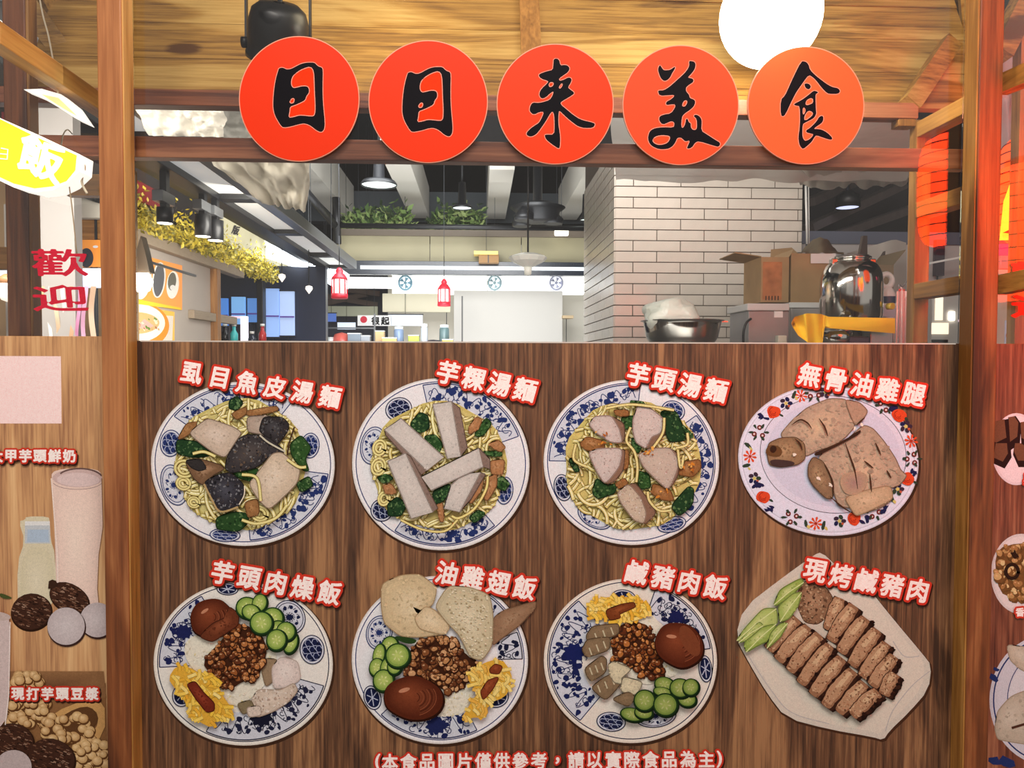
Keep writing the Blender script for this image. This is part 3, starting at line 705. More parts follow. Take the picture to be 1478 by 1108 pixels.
# ---- 4: boneless poached chicken leg
P = dish('', 1045, 510); D = (556, 570, 482, 400, .12)
plate(P, *D, body=C(220, 220, 238), rim=C(206, 204, 218), line=C(196, 196, 214))
cx, cy, rx, ry, ro = D
P.poly(ell(cx+26, cy-32, rx*.81, ry*.78, .12, 60), C(214, 212, 230)); P.stroke(ell(cx+26, cy-32, rx*.81, ry*.78, .12, 70), 3.2, C(60, 56, 70), closed=True)
P.poly(ell(cx+30, cy-34, rx*.74, ry*.70, .12, 60), C(204, 204, 224))
rnd = random.Random(9)
def rimp(deg, k=.9):
    a = radians(deg); x, y = rx*k*cos(a), ry*k*sin(a); return (cx+x*cos(ro)-y*sin(ro), cy+x*sin(ro)+y*cos(ro))
def spray(x, y, kind):
    R_, G_, N_, Y_ = C(214, 74, 40), C(52, 66, 52), C(34, 34, 74), C(206, 190, 110)
    if kind == 'rose':
        P.poly(smooth(blob(x, y, 40, 9, .16, .9, 0, rnd), 1), R_)
        for i in range(3): P.stroke([(x+(10+8*i)*cos(t), y+(10+8*i)*sin(t)) for t in [i+j*.5 for j in range(6)]], 3.5, C(150, 34, 24))
        P.poly(blob(x+40, y+18, 13, 6, .3, .5, .6, rnd), G_)
    elif kind == 'star':
        for i in range(8):
            a = i*pi/4+.2; P.poly([(x, y), (x+30*cos(a-.22), y+30*sin(a-.22)), (x+38*cos(a), y+38*sin(a)), (x+30*cos(a+.22), y+30*sin(a+.22))], C(216, 78, 44))
        P.poly(ell(x, y, 8, 8, 0, 8), C(170, 50, 30))
    elif kind == 'berries':
        for i in range(3):
            a = i*2.1+x; bx, by = x+26*cos(a), y+26*sin(a); P.poly(ell(bx, by, 14, 14, 0, 12), C(110, 40, 36)); P.poly(ell(bx, by, 6, 6, 0, 8), C(226, 200, 200))
        for i in range(6):
            a = i*1.05; P.poly(blob(x+40*cos(a), y+36*sin(a), 15, 6, .3, .5, a, rnd), G_)
    elif kind == 'navy':
        for i in range(4): P.poly(blob(x+rnd.uniform(-22, 22), y+rnd.uniform(-16, 16), 17, 7, .35, .55, rnd.uniform(0, 3), rnd), N_)
    elif kind == 'mix':
        for i in range(5): P.poly(ell(x+22*cos(i*1.26), y+22*sin(i*1.26), 14, 11, i, 9), rnd.choice([N_, C(60, 44, 60), G_]))
        P.poly(ell(x, y, 10, 10, 0, 8), Y_); P.poly(ell(x+16, y+14, 7, 7, 0, 8), C(190, 90, 60))
    elif kind == 'leaf':
        P.poly(blob(x, y, 24, 7, .2, .45, rnd.uniform(0, 3), rnd), G_); P.poly(blob(x+14, y+18, 12, 6, .3, .6, 1, rnd), Y_)
for (x, y, k) in ((265,312,'rose'), (210,335,'navy'), (330,265,'mix'), (410,225,'star'), (372,222,'leaf'), (185,420,'berries'), (128,490,'leaf'), (138,548,'star'), (120,595,'leaf'), (162,665,'mix'), (178,705,'navy'),
                  (212,765,'rose'), (248,830,'navy'), (360,872,'berries'), (436,905,'leaf'), (488,905,'star'), (530,915,'leaf'), (615,892,'mix'), (692,880,'rose'), (742,880,'navy'), (800,845,'berries'), (842,825,'navy'),
                  (480,212,'berries'), (540,205,'mix'), (858,275,'berries'), (905,286,'navy'), (930,330,'rose'), (968,388,'mix'), (996,466,'star'), (1000,560,'berries'), (994,636,'navy'), (978,668,'rose'), (924,722,'mix'), (892,770,'leaf'), (760,225,'leaf')):
    spray(x, y, k)
ck = C(180, 156, 134)
piece(P, [(360,360),(440,290),(560,240),(650,244),(690,330),(694,390),(640,450),(560,500),(500,512),(430,550),(330,470),(300,430)], ck, C(88, 64, 44), C(208, 180, 148), n=150, ss=(4, 14), it=2)
piece(P, [(640,244),(720,262),(764,306),(730,360),(694,384)], C(172, 142, 120), C(100, 72, 54), n=30, it=1)
piece(P, [(226,520),(240,475),(300,450),(380,446),(426,480),(430,560),(390,590),(300,604),(240,592)], C(146, 116, 86), C(60, 40, 30), C(180, 148, 112), n=90, it=2)
P.poly(smooth(blob(262, 520, 40, 9, .2, .9, 0, random.Random(2)), 1), C(104, 72, 44)); P.poly(smooth(blob(258, 512, 22, 8, .25, .9, 0, random.Random(4)), 1), C(56, 36, 26)); P.poly(smooth([(240,560),(360,570),(380,590),(320,606),(245,596)], 2), C(70, 52, 50))
piece(P, [(500,560),(540,510),(640,470),(740,380),(790,400),(850,470),(910,560),(935,620),(970,650),(930,700),(880,712),(890,780),(830,820),(700,862),(680,820),(610,812),(590,760),(560,640)], ck, C(80, 56, 40), C(206, 178, 148), n=220, ss=(4, 15), it=2)
piece(P, [(446,590),(470,550),(520,572),(560,640),(576,770),(540,770),(470,700),(444,650)], C(138, 110, 84), C(60, 42, 30), C(176, 148, 112), n=60, it=2)
piece(P, [(640,770),(700,740),(880,700),(895,770),(810,815),(700,864),(670,820)], C(194, 166, 134), C(130, 102, 74), C(212, 186, 154), n=60, it=2)
P.fan((690, 690), smooth([(600,660),(680,620),(770,640),(740,740),(640,760)], 2), C(160, 128, 120), C(180, 150, 124))
for q in ([(355,380),(400,352),(440,370),(462,400)], [(372,452),(400,480),(412,514)], [(500,345),(530,390),(548,440)], [(640,475),(670,560),(690,620),(706,720)], [(800,474),(830,540)], [(770,640),(780,736)], [(860,620),(884,662)], [(500,520),(620,470),(720,412)], [(530,590),(572,680),(576,760)], [(740,570),(790,610)], [(700,380),(744,340)], [(560,760),(620,812),(680,850)]):
    P.stroke(spl(q), 9, C(70, 46, 32), taper=True)
P.poly(smooth([(470,530),(520,512),(600,486),(720,400),(724,424),(640,470),(540,520),(486,548)], 1), C(58, 38, 28))
for (x, y) in ((370, 536), (500, 665), (560, 700), (690, 400), (730, 378)): P.poly(blob(x, y, 12, 7, .5, .6, x, random.Random(x)), C(232, 220, 206))
P.build('dish_picture', board, 'printed flower-rimmed oval plate of sliced poached chicken leg')

# ---- 5: taro braised-pork rice
P = dish('', 200, 795); D = (558, 600, 478, 436, .08)
plate(P, *D, body=C(230, 226, 220), rim=C(220, 212, 202), line=NAVY)
sector(P, *D, 172, 236, .60, col=C(30, 36, 84), seed=12, n=34); sector(P, *D, 12, 112, .60, col=C(34, 36, 62), seed=13, n=34)
flower(P, 240, 430, 44, C(30, 36, 84)); flower(P, 655, 885, 56, C(24, 26, 44))
medallion(P, 475, 202, 56, 30, .05, NAVY, 'cross'); medallion(P, 806, 352, 80, 92, -.5, NAVY, 'flower'); medallion(P, 926, 524, 64, 76, -.1, NAVY); medallion(P, 235, 765, 52, 62, .3, NAVY, 'cross')
rice(P, [(250,470),(350,430),(640,400),(745,540),(720,640),(640,760),(520,830),(440,800),(300,640),(245,560)])
piece(P, [(665,570),(745,575),(720,690),(680,720),(660,640)], C(150, 126, 100), C(110, 90, 70), n=30)
piece(P, [(712,620),(760,560),(850,585),(866,680),(800,720),(722,730)], C(220, 204, 198), C(168, 150, 140), C(232, 220, 214), n=60)
piece(P, [(610,780),(640,735),(760,740),(830,700),(850,740),(800,800),(720,850),(640,880),(590,860)], C(206, 188, 172), C(150, 128, 112), C(222, 206, 192), n=90, spots=[C(150, 120, 104), C(232, 222, 214)])
piece(P, [(528,810),(600,790),(620,830),(560,868)], C(130, 116, 88), C(90, 76, 56), n=20)
piece(P, [(580,830),(650,820),(656,870),(590,880)], C(214, 198, 186), C(140, 118, 104), n=20)
minced(P, [(360,560),(420,500),(480,430),(560,380),(660,440),(690,520),(670,600),(640,670),(560,690),(500,730),(440,720),(420,650),(350,620)], 190, [C(150, 88, 46), C(176, 112, 64), C(120, 66, 36), C(196, 134, 84), C(100, 52, 30)], seed=41)
egg(P, 395, 350, 118, -.2, 5, .86)
piece(P, [(330,450),(400,380),(470,350),(490,290),(540,330),(536,390),(470,430),(400,478)], C(104, 52, 32), C(44, 18, 10), C(146, 80, 52), n=60, it=2)
for c in ((585, 295, 62, 58), (650, 270, 40, 50), (605, 318, 50, 42), (720, 350, 58, 58), (745, 420, 52, 60), (815, 480, 38, 60), (790, 420, 52, 52), (660, 375, 62, 62), (740, 465, 54, 58)): cucumber(P, *c, .3)
shreds(P, [(165,670),(210,600),(280,610),(330,640),(420,640),(440,740),(520,850),(500,890),(420,890),(400,935),(330,900),(290,870),(250,780),(200,720)], 170, 51)
piece(P, [(266,700),(310,684),(350,740),(412,800),(410,840),(372,848),(310,770)], C(116, 44, 28), C(60, 20, 12), C(150, 66, 44), n=30)
P.build('dish_picture', board, 'printed plate of rice with braised mince, cucumber slices and yellow pickle')

# ---- 6: chicken wing rice
P = dish('', 490, 795); D = (535, 580, 470, 448, .06)
plate(P, *D, body=C(230, 228, 232), rim=C(216, 210, 206))
sector(P, *D, 288, 322, .60, seed=14, n=30, col=NAVY); sector(P, *D, 336, 356, .66, seed=15, n=44, col=C(26, 30, 56)); sector(P, *D, 60, 132, .62, seed=16, n=34, col=C(30, 38, 84))
flower(P, 515, 930, 52, C(30, 38, 84)); medallion(P, 212, 434, 68, 90, .2, BLUE, 'flower'); medallion(P, 176, 780, 44, 64, -.3, NAVY, 'cross'); medallion(P, 840, 780, 62, 50, -.4, NAVY, 'cross')
rice(P, [(400,460),(560,430),(720,540),(720,720),(690,850),(600,880),(500,880),(560,760),(380,600)])
minced(P, [(350,600),(390,500),(480,450),(600,450),(680,560),(740,580),(730,640),(680,680),(670,740),(560,745),(500,700),(420,660),(350,650)], 180, [C(156, 104, 64), C(184, 132, 86), C(130, 80, 46), C(204, 156, 112), C(110, 62, 36)], seed=42)
wc = C(206, 184, 146)
piece(P, [(820,350),(880,310),(1050,262),(1040,300),(960,390),(850,470),(815,500)], C(146, 112, 86), C(90, 64, 46), C(168, 136, 108), n=50, it=2)
piece(P, [(228,170),(330,125),(430,120),(520,190),(500,280),(400,340),(560,360),(580,430),(440,452),(330,450),(240,380),(225,280)], wc, C(140, 110, 76), C(224, 206, 172), n=120, ss=(4, 12), it=2)
piece(P, [(400,350),(460,290),(510,310),(590,400),(560,440),(430,410)], C(214, 192, 156), C(150, 120, 84), C(228, 210, 178), n=40, it=1)
piece(P, [(580,180),(700,190),(800,230),(818,340),(812,500),(760,574),(700,560),(640,440),(570,370),(510,290)], C(202, 188, 156), C(130, 104, 72), C(222, 210, 182), n=60, it=1)
rnd = random.Random(3)
for i in range(260):
    x = rnd.uniform(560, 815); y = rnd.uniform(200, 570)
    if inside((x, y), [(590,190),(700,200),(800,240),(815,500),(760,560),(700,545),(640,430),(560,330)]): P.poly(ell(x, y, 5.5, 4, .4, 7), mixc(C(232, 222, 196), C(160, 140, 104), rnd.choice([0, .2, .9])))
for c in ((270, 500, 46, 56), (212, 545, 32, 62), (200, 610, 40, 50), (262, 615, 44, 62), (236, 680, 56, 60), (296, 600, 40, 50), (312, 548, 66, 66)): cucumber(P, *c, .2)
P.poly(smooth([(280,440),(420,460),(400,490),(330,480)], 2), C(40, 66, 30))
egg(P, 395, 775, 158, .1, 6, .76)
shreds(P, [(680,640),(760,590),(860,560),(920,640),(910,720),(880,770),(800,800),(760,900),(730,870),(660,900),(650,880),(700,800),(740,740),(690,690)], 150, 52, C(240, 206, 110))
for q in ([(752,740),(790,680),(850,660),(820,720),(766,784)], [(800,620),(830,592),(868,606),(850,644),(806,640)]): piece(P, q, C(132, 62, 34), C(70, 26, 14), C(160, 84, 50), n=20)
P.build('dish_picture', board, 'printed plate of rice with pale chicken wing and a glossy brown egg')

# ---- 7: salty pork rice
P = dish('', 765, 795); D = (535, 585, 462, 438, .08)
plate(P, *D, body=C(228, 220, 210), rim=C(218, 206, 194), line=NAVY)
sector(P, *D, 124, 226, .56, seed=17, n=44, col=C(28, 36, 84)); sector(P, *D, 284, 346, .58, seed=18, n=38, col=C(28, 32, 66))
flower(P, 235, 540, 56, C(26, 34, 90)); flower(P, 780, 350, 40, C(28, 32, 80))
medallion(P, 497, 250, 66, 44, .1, NAVY, 'cross'); medallion(P, 432, 908, 76, 50, .1, NAVY); medallion(P, 668, 878, 110, 58, -.1, NAVY, 'flower'); medallion(P, 934, 626, 34, 70, -.1, NAVY, 'cross')
rice(P, [(600,300),(700,380),(700,500),(820,640),(700,690),(600,720),(420,600),(440,420),(520,300)])
minced(P, [(430,440),(480,390),(560,370),(640,400),(660,480),(690,560),(720,640),(660,680),(580,660),(520,600),(440,580)], 170, [C(146, 84, 40), C(176, 110, 56), C(120, 62, 30), C(194, 128, 70), C(96, 48, 26)], seed=43)
shreds(P, [(300,280),(360,245),(430,240),(560,240),(640,290),(650,330),(560,370),(480,380),(380,350),(300,350)], 130, 53)
piece(P, [(400,310),(480,280),(550,268),(560,292),(470,330),(480,350),(420,362)], C(120, 60, 30), C(60, 24, 12), C(150, 82, 44), n=24, it=1)
for i, q in enumerate(([(300,440),(330,395),(470,380),(470,430),(440,450),(300,470)], [(275,520),(300,465),(425,450),(420,520),(300,560)], [(285,620),(380,550),(405,570),(400,640),(320,690)], [(320,720),(400,660),(470,640),(480,700),(400,790)],
                       [(410,600),(440,580),(540,620),(480,670),(490,700),(440,690)], [(490,660),(600,690),(560,760),(480,740)], [(430,780),(520,740),(560,770),(520,820)])):
    base = C(130, 108, 82) if i in (0, 1, 2, 3, 6) else C(206, 196, 166)
    piece(P, q, base, C(48, 32, 20), mul(base, 1.25), n=40, it=1)
    if i < 4:
        (ax, ay), (bx_, by_) = q[0], q[2]
        for t in (.25, .5, .75): P.stroke([(ax+(q[2][0]-ax)*t, ay+(q[2][1]-ay)*t+6), (ax+(q[2][0]-ax)*t+14, ay+(q[2][1]-ay)*t+44)], 7, C(196, 186, 156))
for c in ((710, 700, 54, 40), (700, 740, 50, 26), (830, 780, 50, 40), (795, 720, 58, 52), (850, 715, 44, 46), (540, 860, 66, 36), (600, 850, 50, 34), (605, 785, 58, 58), (716, 808, 66, 62)): cucumber(P, *c, .2, .72)
egg(P, 790, 490, 140, .5, 7, .86)
P.poly(ell(845, 470, 42, 90, -.5, 20), C(120, 64, 40))
P.build('dish_picture', board, 'printed plate of rice with sliced salty pork, egg and dark green cucumber')

# ---- 8: grilled salty pork
P = dish('', 1045, 795)
pl = [(60,460),(105,300),(300,150),(480,20),(520,5),(600,80),(780,210),(900,360),(1060,550),(1106,610),(1090,740),(985,860),(880,960),(850,1008),(790,990),(560,950),(330,890),(230,760),(130,590)]
P.poly(smooth(scalepoly(pl, 1.012, 5, 9), 1), C(70, 44, 30)); P.poly(smooth(pl, 1), C(208, 200, 188)); P.poly(smooth(scalepoly(pl, .93), 1), C(216, 206, 192))
P.fan((520, 560), smooth(scalepoly(pl, .74, -20, -10), 2), C(196, 184, 168), C(214, 205, 192))
for q in ([(1096,640),(1000,720),(900,850),(860,960)], [(1040,560),(960,560),(900,480)], [(130,560),(250,740),(360,860),(560,920)]): P.stroke(spl(q), 5, C(184, 178, 176))
rnd = random.Random(12)
def slice_(a, b, hw=39):
    """one slice: crisp dark rim on the near side, pale meat above"""
    A = Vector(a); B = Vector(b); d = (B-A).normalized(); A -= d*14; B += d*12; q = Vector((-d.y, d.x))
    if q.x < 0: q = -q
    n = 12; up = []; dn = []
    for i in range(n+1):
        t = i/n; bow = 10*sin(pi*t); w = hw*(.55+.45*sin(pi*(.12+.76*t))); c = A+(B-A)*t+Vector((bow*.3, -bow))
        up.append(c-q*(w+rnd.uniform(-3, 3))); dn.append(c+q*(w+rnd.uniform(-5, 5)))
    full = [(p.x, p.y) for p in up+dn[::-1]]
    P.poly([(p.x+5, p.y+6) for p in up]+[(p.x+24, p.y+17) for p in dn[::-1]], C(36, 20, 14))
    P.poly([(p.x-3, p.y-3) for p in up]+[(p.x+13, p.y+9) for p in dn[::-1]], C(60, 34, 24))
    P.poly(smooth(full, 1), C(150, 108, 80))
    P.poly(smooth([(p.x, p.y) for p in up[1:-1]]+[(p.x-9, p.y-7) for p in dn[1:-1][::-1]], 1), C(182, 142, 110))
    P.poly(smooth([((u.x*.72+v.x*.28), (u.y*.72+v.y*.28)) for u, v in zip(up[1:8], dn[1:8])]+[((u.x*.4+v.x*.6), (u.y*.4+v.y*.6)) for u, v in list(zip(up, dn))[1:7][::-1]], 1), C(206, 174, 138))
    for i in range(70):
        t = rnd.uniform(.02, .98); s_ = rnd.uniform(-.9, .9); c = A+(B-A)*t+q*hw*s_*.85+Vector((0, -10*sin(pi*t)))
        P.poly(blob(c.x, c.y, rnd.uniform(2, 7), 5, .4, .6, rnd.uniform(0, 3), rnd), rnd.choice([C(126, 86, 62), C(208, 174, 140), C(164, 120, 88), C(104, 66, 46), C(190, 152, 118)]))
    for i in range(n):
        if rnd.random() < .7: P.poly(blob(dn[i].x+7, dn[i].y+5, rnd.uniform(8, 14), 6, .4, .8, 0, rnd), rnd.choice([C(46, 24, 18), C(60, 34, 24), C(34, 18, 14)]))
piece(P, [(390,290),(400,200),(430,160),(540,190),(580,250),(570,330),(500,390),(430,380)], C(140, 104, 78), C(50, 28, 20), C(176, 138, 108), n=160, it=1, spots=[C(60, 36, 26), C(200, 168, 134)])
for a, b_ in (((612,262),(558,410)), ((684,300),(572,468)), ((744,366),(624,530)), ((806,428),(684,600)), ((856,500),(738,660)), ((896,568),(790,706)), ((898,660),(850,752))): slice_(a, b_)
for a, b_ in (((376,366),(240,515)), ((436,410),(290,570)), ((496,452),(350,626)), ((552,508),(408,692)), ((612,574),(472,752)), ((672,640),(536,810)), ((732,706),(612,846)), ((802,752),(682,860))): slice_(a, b_)
lc = C(150, 172, 84)
for i, q in enumerate(([(258,280),(290,200),(400,140),(416,160),(350,230),(275,280)], [(290,370),(280,290),(360,220),(404,214),(386,280),(340,350)], [(60,470),(100,410),(200,300),(270,300),(276,380),(200,400),(110,460)], [(110,530),(100,480),(190,400),(270,380),(240,460),(160,500)], [(220,510),(240,430),(290,380),(330,376),(290,450)], [(70,480),(130,420),(180,370),(200,390),(120,460)])):
    piece(P, q, mixc(lc, C(186, 200, 120), (i % 3)*.3), C(84, 104, 44), C(206, 214, 146), n=20, ss=(3, 8), it=2, ew=4)
    P.stroke([q[0], ((q[0][0]+q[3][0])/2, (q[0][1]+q[3][1])/2-8), q[3]], 5, C(214, 222, 160))
P.build('dish_picture', board, 'printed white leaf-shaped plate of grilled salty pork slices with sliced greens')

# ---- captions
P = Print(mapb, base=3e-3)
for t, a, b_, s in (('虱目魚皮湯麵', (278, 538), (477, 572), 31), ('芋粿湯麵', (647, 538), (758, 562), 33), ('芋頭湯麵', (921, 541), (1033, 563), 33), ('無骨油雞腿', (1168, 541), (1318, 569), 33),
                    ('芋頭肉燥飯', (322, 826), (476, 854), 33), ('油雞翅飯', (645, 826), (757, 847), 33), ('鹹豬肉飯', (919, 825), (1032, 846), 33), ('現烤鹹豬肉', (1176, 823), (1324, 851), 33)):
    P2 = Print(mapb, base=3e-3); caption(P2, t, a, b_, s+1.5, sx=.95, shear=.06, **CAPK)
    P2.build('caption', board, 'white caption with red outline reading ' + t)
P2 = Print(mapb, base=3e-3); kk = dict(CAPK); kk.update(ow=3.4, bold=.75)
caption(P2, '本食品圖片僅供參考，請以實際食品為主', (563, 1098.5), (1019, 1094), 25, sx=.95, **kk)
caption(P2, '(', (545.5, 1098.5), (546, 1098.5), 25, rot=0, **kk); caption(P2, ')', (1037.5, 1094), (1038, 1094), 25, rot=0, **kk)
P2.build('caption', board, 'long white notice line along the foot of the board')

# ------------------------------------------------------------------ left board
LT = Z(80, 485, 0); SX0 = X(-160, 600, 0)
lb = thing('menu_board', 'pale wood-print drinks board left of the left post with milk bottle and taro', 'menu board', ((SX0+LX0)/2, 0, .2))
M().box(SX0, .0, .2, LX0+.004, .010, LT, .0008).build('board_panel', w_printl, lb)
P = Print(mapb); P.poly([(-40, 513.5), (88, 514), (89, 611), (-40, 611)], C(252, 220, 218)); P.build('blank_label', lb, 'blank pinkish white square label')
# drinks picture
P = Print(mapb)
PK = C(236, 206, 194)
P.poly(smooth([(27,752),(36,750),(38,745),(70,745),(72,752),(73,778),(80,800),(82,880),(26,884),(25,812),(36,780)], 1), C(218, 206, 178))
P.poly([(36, 755), (72, 755), (73, 784), (36, 784)], C(196, 200, 206)); P.poly([(40, 764), (70, 764), (71, 782), (39, 782)], C(176, 192, 212)); P.poly([(36, 752), (72, 752), (72, 758), (36, 758)], C(228, 226, 226))
P.fan((52, 840), smooth([(30,815),(40,790),(68,790),(78,815),(79,880),(30,880)], 2), C(228, 216, 190), C(214, 202, 172))
P.poly(smooth([(73,686),(80,678),(110,675),(140,677),(147,684),(149,760),(143,800),(141,850),(144,882),(82,882),(80,800),(78,750)], 1), mul(PK, .96))
P.fan((108, 780), smooth([(80,706),(143,706),(144,760),(138,800),(138,872),(88,872),(86,800)], 2), C(242, 218, 204), PK)
P.poly(ell(112, 690, 36, 13, .02, 30), C(206, 176, 172)); P.poly(ell(113, 692, 31, 10, .02, 30), C(220, 194, 192))
P.stroke(ell(116, 690, 32, 14, .02, 30, -2.7, -.3), 2.4, C(110, 84, 80)); P.stroke(ell(112, 694, 36, 12, 0, 30, .3, 2.9), .9, C(170, 140, 136)); P.stroke([(74, 690), (79, 750), (83, 800), (84, 880)], 1.2, C(244, 226, 216))
P.stroke([(147,690),(149,760),(143,800),(141,850),(144,880)], 1.4, C(150, 110, 80))
rnd = random.Random(77)
def taro(P, x, y, rx, ry, rot, seed):
    r_ = random.Random(seed); b_ = [(x+(p[0]-x), y+(p[1]-y)) for p in ell(x, y, rx, ry, rot, 18)]; P.poly(smooth(scalepoly(b_, 1.06, 1, 2), 1), C(46, 26, 16)); P.poly(b_, C(66, 40, 30))
    for i in range(110):
        t = r_.uniform(0, 6.28); k = math.sqrt(r_.random())*.92; u, v = rx*k*cos(t), ry*k*sin(t)
        px_, py_ = x+u*cos(rot)-v*sin(rot), y+u*sin(rot)+v*cos(rot)
        P.stroke([(px_-2, py_-.6), (px_, py_+r_.uniform(-1, 1)), (px_+2.5, py_+.8)], r_.uniform(.7, 1.8), r_.choice([C(122, 84, 66), C(158, 124, 104), C(40, 24, 18), C(94, 60, 44)]))
taro(P, 45, 882, 29, 26, -.2, 1); taro(P, 100, 862, 30, 20, .5, 2)
P.poly(blob(76, 843, 7, 8, .3, 1, 0, rnd), C(60, 38, 28)); P.poly(smooth([(0,855),(10,858),(20,863),(8,864),(0,860)], 1), C(74, 84, 44))
for (x, y, r) in ((141, 894, 25), (96, 903, 27)):
    P.poly(ell(x+1, y+2, r+1, r+1, 0, 30), C(60, 38, 34)); P.poly(ell(x, y, r, r, 0, 36), C(196, 182, 184)); P.fan((x, y), ell(x, y, r*.85, r*.85, 0, 30), C(212, 200, 202), C(198, 184, 186))
# bottom scene: soy beans and scoop
P.poly([(-40, 975), (60, 972), (153, 985), (156, 1108), (156, 1130), (-40, 1130)], C(140, 98, 62))
P.fan((80, 990), [(12, 968), (150, 968), (154, 1006), (12, 1008)], C(110, 74, 50), C(150, 108, 72))
def beans(P, n, x0, y0, x1, y1, seed, r=(5, 8)):
    r_ = random.Random(seed)
    for i in range(n):
        x = r_.uniform(x0, x1); y = r_.uniform(y0, y1); r2 = r_.uniform(*r); c = mixc(C(206, 166, 112), C(178, 132, 82), r_.random())
        P.poly(ell(x+1, y+1.5, r2+.8, r2+.5, 0, 14), C(98, 62, 34)); P.fan((x-r2*.3, y-r2*.3), ell(x, y, r2, r2*.9, 0, 14), C(234, 200, 152), c)
beans(P, 40, 14, 972, 60, 998, 3); beans(P, 70, 14, 1012, 70, 1046, 4)
P.poly(smooth([(62,1048),(80,1026),(120,1010),(152,1008),(153,1060),(116,1086),(106,1080),(140,1052),(144,1030),(130,1018),(112,1022),(84,1036)], 1), C(204, 156, 98))
P.poly(smooth([(84,1036),(112,1020),(132,1018),(143,1032),(140,1046),(112,1076),(70,1060)], 1), C(96, 62, 36))
beans(P, 46, 66, 1030, 132, 1072, 5, (6, 8)); beans(P, 60, 110, 1070, 154, 1110, 6)
taro(P, 20, 1068, 30, 26, .2, 3); taro(P, 76, 1092, 34, 28, .3, 4)
P.poly(ell(22, 1104, 26, 24, 0, 30), C(192, 176, 176)); P.poly(smooth([(-20,884),(6,880),(18,892),(16,1000),(11,1046),(-20,1046)], 1), C(210, 190, 188)); P.stroke([(17, 896), (15, 1000), (10, 1044)], 1.4, C(240, 226, 220)); P.poly(ell(2, 888, 16, 6, .1, 20), C(198, 178, 172))
P.build('drinks_picture', lb, 'printed glass of taro milk, milk bottle, taro roots and soy beans')
kk = dict(CAPK); kk.update(ow=3.2, bold=.8)
P = Print(mapb, base=3e-3); caption(P, '大甲芋頭鮮奶', (-4, 657.5), (101, 657.5), 19, rot=0, **kk); P.build('caption', lb, 'white caption with red outline reading 大甲芋頭鮮奶')
P = Print(mapb, base=3e-3); caption(P, '現打芋頭豆漿', (27, 1000), (134, 1000), 18.5, rot=0, **kk); P.build('caption', lb, 'white caption with red outline reading 現打芋頭豆漿')

# ------------------------------------------------------------------ right board
RT = Z(1460, 496, 0); SX1 = X(1640, 600, 0)
rb = thing('menu_board', 'reddish wood-print menu board right of the right post with half-hidden plates', 'menu board', ((SX1+RX1)/2, 0, .2))
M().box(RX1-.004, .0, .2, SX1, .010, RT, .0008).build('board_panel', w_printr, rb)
P = Print(mapb); P.poly(ell(1467, 648, 36, 52, 0, 40), C(222, 206, 212)); P.poly(ell(1467, 648, 33, 48, 0, 40), C(232, 216, 222))
for q in ([(1420,612),(1438,608),(1456,604),(1460,640),(1440,650),(1420,640)], [(1455,602),(1466,600),(1474,612),(1472,640),(1458,650)], [(1436,640),(1458,640),(1460,660),(1450,676),(1432,668)], [(1464,640),(1490,640),(1490,674),(1470,674),(1462,656)], [(1472,610),(1492,606),(1492,650),(1474,640)]):
    P.poly(q, C(44, 26, 24)); P.poly(scalepoly(q, .74, -2, -5), C(112, 76, 56))
P.build('dish_picture', rb, 'printed pale plate of dark brown blood cake cubes')
P = Print(mapb); P.poly(ell(1474, 828, 44, 58, 0, 40), C(214, 204, 204)); P.poly(ell(1474, 828, 41, 54, 0, 40), C(224, 214, 214))
minced(P, [(1436,800),(1450,786),(1500,782),(1500,868),(1450,862),(1438,840)], 90, [C(206, 172, 116), C(186, 144, 92), C(222, 194, 140), C(166, 120, 72)], r=(3, 6), seed=61, dark=C(120, 82, 46))
P.stroke(ell(1460, 824, 9, 10, 0, 20), 5, C(48, 30, 22), closed=True); P.poly(blob(1464, 800, 7, 8, .4, .6, 1, rnd), C(48, 30, 22)); P.build('dish_picture', rb, 'printed pale plate of yellow bamboo shoots')
P = Print(mapb); P.poly(ell(1512, 1010, 84, 94, 0, 50), C(206, 202, 212)); P.stroke(ell(1512, 1010, 78, 88, 0, 60), 2, BLUE, closed=True); P.poly(ell(1520, 1010, 64, 72, 0, 50), C(214, 210, 216)); P.stroke(ell(1520, 1010, 66, 74, 0, 50), 1.2, BLUE, closed=True)
for (x, y, r) in ((1434, 978, 8), (1438, 966, 5), (1452, 1098, 12), (1436, 1098, 10)): P.poly(blob(x, y, r, 8, .3, .6, .5, rnd), BLUE)
piece(P, [(1436,1050),(1440,1026),(1460,1004),(1500,990),(1500,1076),(1460,1070),(1440,1066)], C(190, 176, 158), C(150, 132, 112), C(208, 196, 180), n=50, ss=(1, 3), it=1, ew=1)
piece(P, [(1453,930),(1480,934),(1500,940),(1500,976),(1474,966),(1458,952)], C(196, 180, 160), C(150, 132, 112), C(208, 196, 180), n=30, ss=(1, 3), it=1, ew=1)
P.stroke([(1460,1050),(1480,1044),(1500,1042)], 3.5, C(80, 48, 36)); P.build('dish_picture', rb, 'printed blue-rimmed bowl with pale poached meat')
P = Print(mapb, base=3e-3); put_glyph(P, '香', 1471, 882.5, 13, 0, fill=C(204, 62, 44), bold=3.2); put_glyph(P, '香', 1471, 882.5, 13, 0, bold=.5, fill=C(252, 236, 232)); put_glyph(P, '香', 1487, 882.5, 13, 0, fill=C(204, 62, 44), bold=3.2); P.build('caption', rb, 'small white character with red outline cut off by the frame edge')
P = Print(mapb, base=3e-3); put_glyph(P, '黑', 1484, 691, 16, 0, fill=C(204, 62, 44), bold=3.2); put_glyph(P, '黑', 1484, 691, 16, 0, bold=.6, fill=C(252, 236, 232)); P.build('caption', rb, 'red outlined character half outside the picture beside the cube plate')

